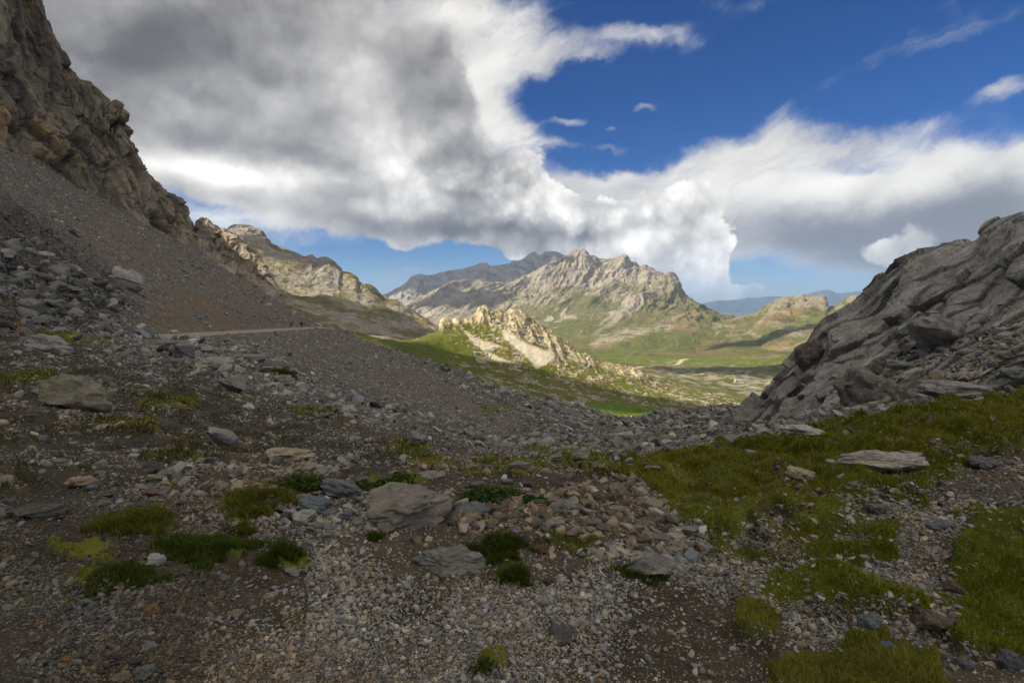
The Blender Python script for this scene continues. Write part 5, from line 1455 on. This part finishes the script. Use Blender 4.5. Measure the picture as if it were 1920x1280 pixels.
def build_sky():
    w = bpy.data.worlds.new('World'); scene.world = w; w.use_nodes = True
    nt = w.node_tree; nt.nodes.clear(); b = NB(nt)
    d = b.n('ShaderNodeTexCoord').outputs['Generated']
    sp = b.n('ShaderNodeSeparateXYZ'); b.put(sp.inputs[0], d)
    az = b.math('ARCTAN2', sp.outputs[0], sp.outputs[1]); el = b.math('ARCSINE', sp.outputs[2])
    cb = b.n('ShaderNodeCombineXYZ'); b.put(cb.inputs[0], az); b.put(cb.inputs[1], el)
    q = cb.outputs[0]
    wn = b.vmath('SUBTRACT', b.noise(d, 4.5, 6, 0.62, out='Color'), (0.5, 0.5, 0.5))
    wq = b.vmath('ADD', q, b.vmath('SCALE', wn, 0.13))
    wd = b.vmath('ADD', d, b.vmath('SCALE', wn, 0.10))

    def field(blobs, start, vec):
        acc = start
        for (px, py, rx, ry, wt) in blobs:
            a, e = azel(px, py)
            sx, sy = F / rx, F / ry
            v = b.vmath('MULTIPLY_ADD', vec, (sx, sy, 0), (-a * sx, -e * sy, 0))
            r2 = b.vmath('DOT_PRODUCT', v, v)
            g = b.math('EXPONENT', b.math('MULTIPLY', r2, -1.0))
            acc = b.math('MULTIPLY_ADD', g, wt, acc)
        return acc

    outside = b.math('MAXIMUM', b.mapr(el, 0.60, 1.0, 0.0, 0.5), b.mapr(b.math('ABSOLUTE', az), 0.85, 1.3, 0.0, 0.42))
    wz = b.vmath('MULTIPLY', wd, (1.0, 1.0, 1.5))
    n_big = b.noise(wz, 3.6, 11, 0.60)
    n_lo = b.noise(wz, 4.2, 2.2, 0.45)
    n_off = b.noise(b.vmath('ADD', wz, (-0.022, 0.0, 0.040)), 4.2, 2.2, 0.45)
    lit = b.math('SUBTRACT', n_lo, n_off)
    n_fin = b.noise(wz, 15.0, 7, 0.6)
    # --- back layer: a thin white sheet drawn out in streaks rising to the right
    rot = b.n('ShaderNodeVectorRotate', rotation_type='Z_AXIS'); b.put(rot.inputs['Vector'], wq); rot.inputs['Angle'].default_value = -0.30
    n_str = b.noise(b.vmath('MULTIPLY', rot.outputs[0], (3.2, 10.5, 1.0)), 1.0, 10, 0.62)
    SHEET = [(1100, 345, 120, 36, 0.6), (870, 140, 130, 120, 0.8), (910, 220, 60, 60, 0.5), (960, 40, 80, 26, 0.36), (1000, 112, 80, 32, 0.5), (1090, 86, 80, 24, 0.48), (1165, 64, 64, 19, 0.48), (1215, 46, 30, 12, 0.36), (1120, 118, 44, 14, 0.38), (740, 30, 160, 60, 0.55),
             (985, 265, 50, 45, 0.42), (1085, 216, 40, 14, 0.85), (1205, 197, 26, 11, 0.75), (1148, 232, 20, 10, 0.7), (1050, 268, 50, 18, 0.75), (1140, 268, 50, 11, 0.7), (1270, 40, 30, 14, 0.36),
             (1230, 345, 110, 40, 0.7), (1320, 300, 90, 50, 0.6), (1450, 225, 26, 44, 0.45), (1430, 270, 110, 50, 0.6), (1560, 300, 220, 50, 0.5), (1690, 245, 110, 22, 0.5), (1740, 300, 80, 20, 0.25), (1880, 325, 150, 40, 0.85), (1540, 390, 380, 60, 0.6),
             (1780, 420, 300, 70, 0.85), (1888, 186, 38, 18, 0.95), (1180, 350, 160, 60, 0.5), (1450, 470, 260, 30, 0.28), (480, 410, 330, 26, 0.55), (600, 445, 200, 14, 0.2), (730, 508, 70, 9, 0.34), (560, 455, 60, 8, 0.2),
             (1640, 318, 90, 16, -0.6), (1110, 285, 110, 34, -0.45), (1060, 190, 80, 40, -0.3), (500, 480, 260, 30, -0.3), (1480, 530, 130, 34, -0.35), (1060, 170, 90, 26, -0.3), (1120, 250, 150, 60, -0.15), (1800, 190, 200, 50, -0.4), (1330, 150, 160, 80, -0.4)]
    c1 = b.math('MINIMUM', field(SHEET, 0.0, wq), 1.0)
    c1 = b.math('MULTIPLY_ADD', b.math('SUBTRACT', n_str, 0.5), 1.75, c1)
    c1 = b.math('MULTIPLY_ADD', b.math('SUBTRACT', n_big, 0.5), 0.55, c1)
    c1 = b.math('MULTIPLY_ADD', b.math('SUBTRACT', n_fin, 0.5), 0.35, c1)
    c1 = b.math('ADD', c1, outside)
    a1 = b.mapr(c1, 0.10, 0.98, 0.0, 1.0, True)
    BR1 = [(1750, 430, 300, 40, -0.30), (1880, 370, 140, 26, -0.14), (1500, 455, 180, 40, -0.10), (880, 130, 140, 100, 0.06), (1850, 285, 100, 22, 0.06), (1480, 370, 130, 30, 0.07), (1600, 300, 120, 20, -0.03)]
    br1 = field(BR1, 0.72, wq)
    br1 = b.math('MULTIPLY_ADD', b.math('SUBTRACT', n_str, 0.5), 0.34, br1)
    br1 = b.math('MULTIPLY_ADD', lit, 0.7, br1)
    # --- front layer: heaped cumulus, grey from below at the left, white over the massif
    wq2 = b.vmath('ADD', q, b.vmath('SCALE', wn, 0.085))

    def puffs(det):
        nd = b.n('ShaderNodeTexVoronoi', feature='F1', voronoi_dimensions='2D'); b.put(nd.inputs['Vector'], wq2)
        nd.inputs['Scale'].default_value = 17.0; nd.inputs['Detail'].default_value = det; nd.inputs['Roughness'].default_value = 0.5; nd.inputs['Lacunarity'].default_value = 2.2
        return nd.outputs['Distance']
    puff = puffs(3.0); heads = puffs(1.8)
    CUM = [(1050, 400, 150, 70, 1.0), (1200, 470, 150, 80, 1.0), (1345, 500, 60, 80, 1.0), (760, 350, 200, 90, 0.4), (1280, 340, 120, 70, 0.5), (1660, 448, 70, 40, 0.7), (965, 475, 50, 22, 0.9), (920, 320, 90, 70, 0.6), (1422, 548, 40, 16, 0.8), (640, 505, 40, 14, 0.6)]
    cum = b.math('MINIMUM', field(CUM, 0.0, q), 1.0)
    CU = [(250, 40, 430, 170, 0.95), (420, 240, 420, 120, 0.8), (620, 110, 110, 150, 0.7), (720, 260, 120, 110, 0.6), (840, 240, 46, 90, 0.8), (620, 340, 300, 76, 0.6), (800, 390, 180, 62, 0.8), (960, 380, 80, 70, 0.7),
          (1050, 410, 90, 50, 0.8), (1150, 450, 110, 56, 0.8), (1240, 500, 80, 56, 0.8), (1215, 425, 70, 40, 0.5), (1093, 440, 64, 44, 0.95), (1320, 450, 50, 40, 0.4), (920, 425, 150, 40, 0.6), (1000, 440, 90, 40, 0.5), (1340, 500, 40, 62, 0.95), (1270, 360, 90, 50, 0.85), (995, 322, 20, 30, 0.5), (1640, 452, 50, 22, 0.55), (1712, 438, 34, 30, 0.6), (1680, 470, 70, 16, 0.25),
          (965, 476, 42, 15, 0.7), (745, 456, 22, 13, 0.5), (645, 506, 22, 9, 0.42), (715, 502, 28, 8, 0.4), (1424, 549, 34, 9, 0.62), (1482, 530, 22, 10, 0.3), (1634, 526, 30, 18, 0.5), (1290, 540, 40, 26, 0.5),
          (500, 480, 240, 34, -0.5), (660, 540, 190, 46, -0.4), (1510, 500, 120, 40, -0.25), (1000, 180, 130, 90, -0.5), (1130, 330, 110, 34, -0.4), (380, 396, 70, 22, -0.4)]
    c2 = b.math('MAXIMUM', b.math('MINIMUM', field(CU, 0.0, b.vmath('ADD', q, b.vmath('SCALE', wn, 0.10))), 0.85), -0.4)
    c2 = b.math('MULTIPLY_ADD', b.math('SUBTRACT', n_big, 0.5), 1.0, c2)
    c2 = b.math('MULTIPLY_ADD', b.math('SUBTRACT', n_fin, 0.5), 0.40, c2)
    c2 = b.math('MULTIPLY_ADD', b.math('MULTIPLY', b.math('SUBTRACT', 0.45, puff), b.math('MULTIPLY_ADD', cum, 0.42, 0.12)), 0.9, c2)
    c2 = field([(1094, 440, 44, 34, 0.45)], c2, q)
    a2 = b.mapr(c2, 0.30, b.mapr(cum, 0.0, 0.8, 0.62, 0.43), 0.0, 1.0, True)
    BR2 = [(420, 50, 260, 80, -0.16), (130, 60, 150, 80, -0.16), (450, 258, 170, 34, -0.13), (660, 110, 60, 90, 0.07), (560, 60, 150, 60, -0.10), (230, 160, 110, 30, 0.15), (480, 330, 150, 26, 0.19), (330, 310, 110, 26, 0.10), (838, 235, 50, 90, -0.11), (640, 330, 40, 50, -0.10), (950, 330, 70, 40, -0.08),
           (760, 428, 120, 16, -0.18), (900, 446, 150, 12, -0.16), (700, 270, 60, 50, 0.13), (760, 320, 90, 50, 0.12), (1000, 380, 60, 40, 0.14), (1060, 385, 110, 40, 0.28), (1190, 440, 120, 60, 0.28), (1340, 480, 46, 60, 0.28), (1260, 340, 80, 40, 0.12), (1240, 408, 80, 14, -0.14), (1290, 530, 50, 26, 0.1), (1665, 445, 70, 30, 0.16)]
    br2 = field(BR2, 0.64, b.vmath('ADD', q, b.vmath('SCALE', wn, 0.12)))
    br2 = b.math('MULTIPLY_ADD', lit, 0.9, br2)
    br2 = b.math('MULTIPLY_ADD', b.math('SUBTRACT', n_lo, 0.5), 0.22, br2)
    br2 = b.math('MULTIPLY_ADD', b.math('SUBTRACT', n_fin, 0.5), 0.16, br2)
    br2 = b.math('MULTIPLY_ADD', b.math('MULTIPLY', b.math('SUBTRACT', 0.40, heads), b.mapr(cum, 0, 1, 0.08, 0.42)), 1.0, br2)
    br2 = b.math('MULTIPLY_ADD', b.mapr(c2, 0.36, 0.8, 0.16, 0.0), b.math('MULTIPLY_ADD', cum, 0.8, 0.2), br2)
    br2 = b.math('MULTIPLY_ADD', b.math('MULTIPLY', b.math('SUBTRACT', n_fin, 0.5), cum), 0.22, br2)
    glow = b.mapr(outside, 0.0, 0.42, CLOUD, 2.8 * CLOUD)  # clouds out of view brightened, and warmed below, to fill the shaded foreground
    warm = b.mixc((1, 1, 1, 1), (1.07, 0.985, 0.82, 1), b.mapr(outside, 0.0, 0.42))

    def shade(br, lo, dark):
        br = b.math('MINIMUM', b.math('SMOOTH_MAX', br, lo, 0.12), 1.0)
        cl = b.mixc(dark, (1.0, 0.975, 0.93, 1), b.mapr(br, 0.40, 0.75))
        return b.vmath('SCALE', b.mixc(cl, warm, 1.0, 'MULTIPLY'), b.math('MULTIPLY', b.math('POWER', br, 1.9), glow))
    sky = b.n('ShaderNodeTexSky', sky_type='NISHITA'); sky.sun_disc = False
    sky.sun_elevation = SUN_EL; sky.sun_rotation = SUN_AZ; sky.altitude = 1900; sky.air_density = 1.0; sky.dust_density = 0.4; sky.ozone_density = 2.0
    hs = b.n('ShaderNodeHueSaturation'); hs.inputs['Saturation'].default_value = 1.42; hs.inputs['Value'].default_value = SKYV; hs.inputs['Hue'].default_value = 0.503
    b.put(hs.inputs['Color'], sky.outputs[0])
    tint = b.mixc(hs.outputs[0], (0.56, 0.80, 1.10, 1), 1.0, 'MULTIPLY')
    skyc = b.mixc(tint, b.mixc(tint, (1.05, 1.05, 1.12, 1), 1.0, 'MULTIPLY'), b.mapr(el, 0.35, 0.0, 0.0, 1.0))
    gate = b.mapr(el, -0.03, 0.03, 0.0, 1.0)
    col = b.mixc(skyc, shade(br1, 0.42, (0.84, 0.87, 1.0, 1)), b.math('MULTIPLY', a1, gate))
    col = b.mixc(col, shade(br2, 0.30, (0.96, 0.945, 0.95, 1)), b.math('MULTIPLY', a2, gate))
    col = b.mixc(col, (0.9, 0.85, 0.7, 1), b.mapr(el, -0.10, -0.02, 1.0, 0.0))
    bg = b.n('ShaderNodeBackground'); b.put(bg.inputs[0], col); bg.inputs[1].default_value = 0.1
    o = b.n('ShaderNodeOutputWorld'); nt.links.new(bg.outputs[0], o.inputs[0])
    w.cycles.sampling_method = 'MANUAL'; w.cycles.sample_map_resolution = 512


CLOUD, SKYV = 8.2, 0.43
build_sky()
sl = bpy.data.lights.new('sun', 'SUN'); sl.energy = 4.7; sl.angle = math.radians(0.5); sl.color = (1.0, 0.905, 0.72)
so = bpy.data.objects.new('sun', sl); COL.objects.link(so)
so.rotation_euler = Vector(SUN).to_track_quat('Z', 'Y').to_euler()
so.location = (-800, -200, 900)

# ---- unseen clouds added left of the view along sun rays to cast shade patches
m, nt = new_mat('cloud_vapour'); b = NB(nt)
pos = b.n('ShaderNodeNewGeometry').outputs['Position']
sc = b.n('ShaderNodeAttribute', attribute_name='grain').outputs['Fac']
op = b.n('ShaderNodeAttribute', attribute_name='thin').outputs['Fac']
al = b.mapr(b.math('SUBTRACT', b.noise(b.vmath('SCALE', pos, sc), 1.0, 4, 0.6), op), 0.24, 0.42, 0.0, 1.0, True)
df = b.n('ShaderNodeBsdfDiffuse'); df.inputs[0].default_value = (0.85, 0.85, 0.85, 1)
tr = b.n('ShaderNodeBsdfTransparent')
mx = b.n('ShaderNodeMixShader'); b.put(mx.inputs[0], al); nt.links.new(tr.outputs[0], mx.inputs[1]); nt.links.new(df.outputs[0], mx.inputs[2])
b.out(mx.outputs[0])
M_CLOUD = m


def cloud(px, py, D, r, t, seed, label, ry=0.6, thin=0.06):
    g = P(px, py, D)
    V, Fc = ICO[5]
    off = np.random.default_rng(seed).uniform(0, 60, 3)
    n_ = 1 + 0.55 * fbm(V * 1.3 + off, 5, seed)
    X = V * n_[:, None] * np.array([r, r * ry, r * 0.3])
    c = g + SUN * t
    link('cloud', mesh_np('cloud', X, Fc, M_CLOUD, True, None, {'grain': np.full(len(V), 3.2 / r), 'thin': np.full(len(V), thin)}), None, c, kind='stuff', category='cloud', label=label)


cloud(930, 706, 350, 105, 1300, 1, 'small unseen cloud added left of the view to shade the near flank of the middle hill', 0.42)
cloud(640, 600, 780, 170, 1500, 2, 'unseen cloud added left of the view to shade the foot of the rocky mountain flank', 0.8)
cloud(610, 510, 1130, 75, 1700, 3, 'unseen cloud added left of the view to shade the grey rock dome')
cloud(462, 432, 1290, 70, 1800, 4, 'unseen cloud added left of the view to shade the blunt round summit')
cloud(860, 520, 5500, 1000, 7200, 5, 'large unseen cloud added left of the view to shade the dark ridge behind the massif', 0.5, 0.0)
cloud(870, 570, 3300, 300, 4200, 6, 'unseen cloud added left of the view to shade the lower left of the massif')
cloud(800, 590, 3300, 170, 4300, 7, 'unseen cloud added left of the view to shade the left end of the massif')
cloud(1065, 505, 3850, 110, 4700, 8, 'unseen cloud added left of the view to shade a patch below the summit of the massif')
cloud(1400, 705, 950, 130, 2200, 9, 'unseen cloud added left of the view to shade the rocky floor of the far valley', 0.8)
cloud(1470, 640, 1800, 240, 3000, 10, 'unseen cloud added left of the view to shade a strip of the far hillside', 0.4)

# ---- the air between here and the far hills
bm = bmesh.new(); bmesh.ops.create_cube(bm, size=1.0)
for v in bm.verts:
    v.co.x *= 48000; v.co.y *= 48000; v.co.z = 690 if v.co.z > 0 else -480
me = bpy.data.meshes.new('haze'); bm.to_mesh(me); bm.free()
m, nt = new_mat('thin_mountain_air'); b = NB(nt)
pv = b.n('ShaderNodeVolumePrincipled'); pv.inputs['Color'].default_value = (0.45, 0.65, 1.0, 1); pv.inputs['Density'].default_value = 5.0e-5
pv.inputs['Anisotropy'].default_value = 0.1
b.out(None, pv.outputs[0])
me.materials.append(m)
link('haze', me, kind='stuff', category='haze', label='thin blue mountain air fading the far hills')

cam = bpy.data.cameras.new('camera'); cam.lens = 36 * F / 1920; cam.sensor_width = 36
cam.clip_start = 0.1; cam.clip_end = 100000
co = bpy.data.objects.new('camera', cam); COL.objects.link(co)
co.location = (0, 0, CAMZ); co.rotation_euler = (math.pi / 2 - PITCH, 0, 0)
scene.camera = co
scene.view_settings.view_transform = 'Standard'; scene.view_settings.look = 'None'
scene.view_settings.exposure = 0.82; scene.view_settings.gamma = 1.0
scene.render.engine = 'CYCLES'
scene.cycles.use_denoising = True
scene.cycles.max_bounces = 5; scene.cycles.diffuse_bounces = 3; scene.cycles.volume_bounces = 0; scene.cycles.transparent_max_bounces = 12
scene.cycles.use_adaptive_sampling = True; scene.cycles.adaptive_threshold = 0.02
print('done', time.time() - T0)
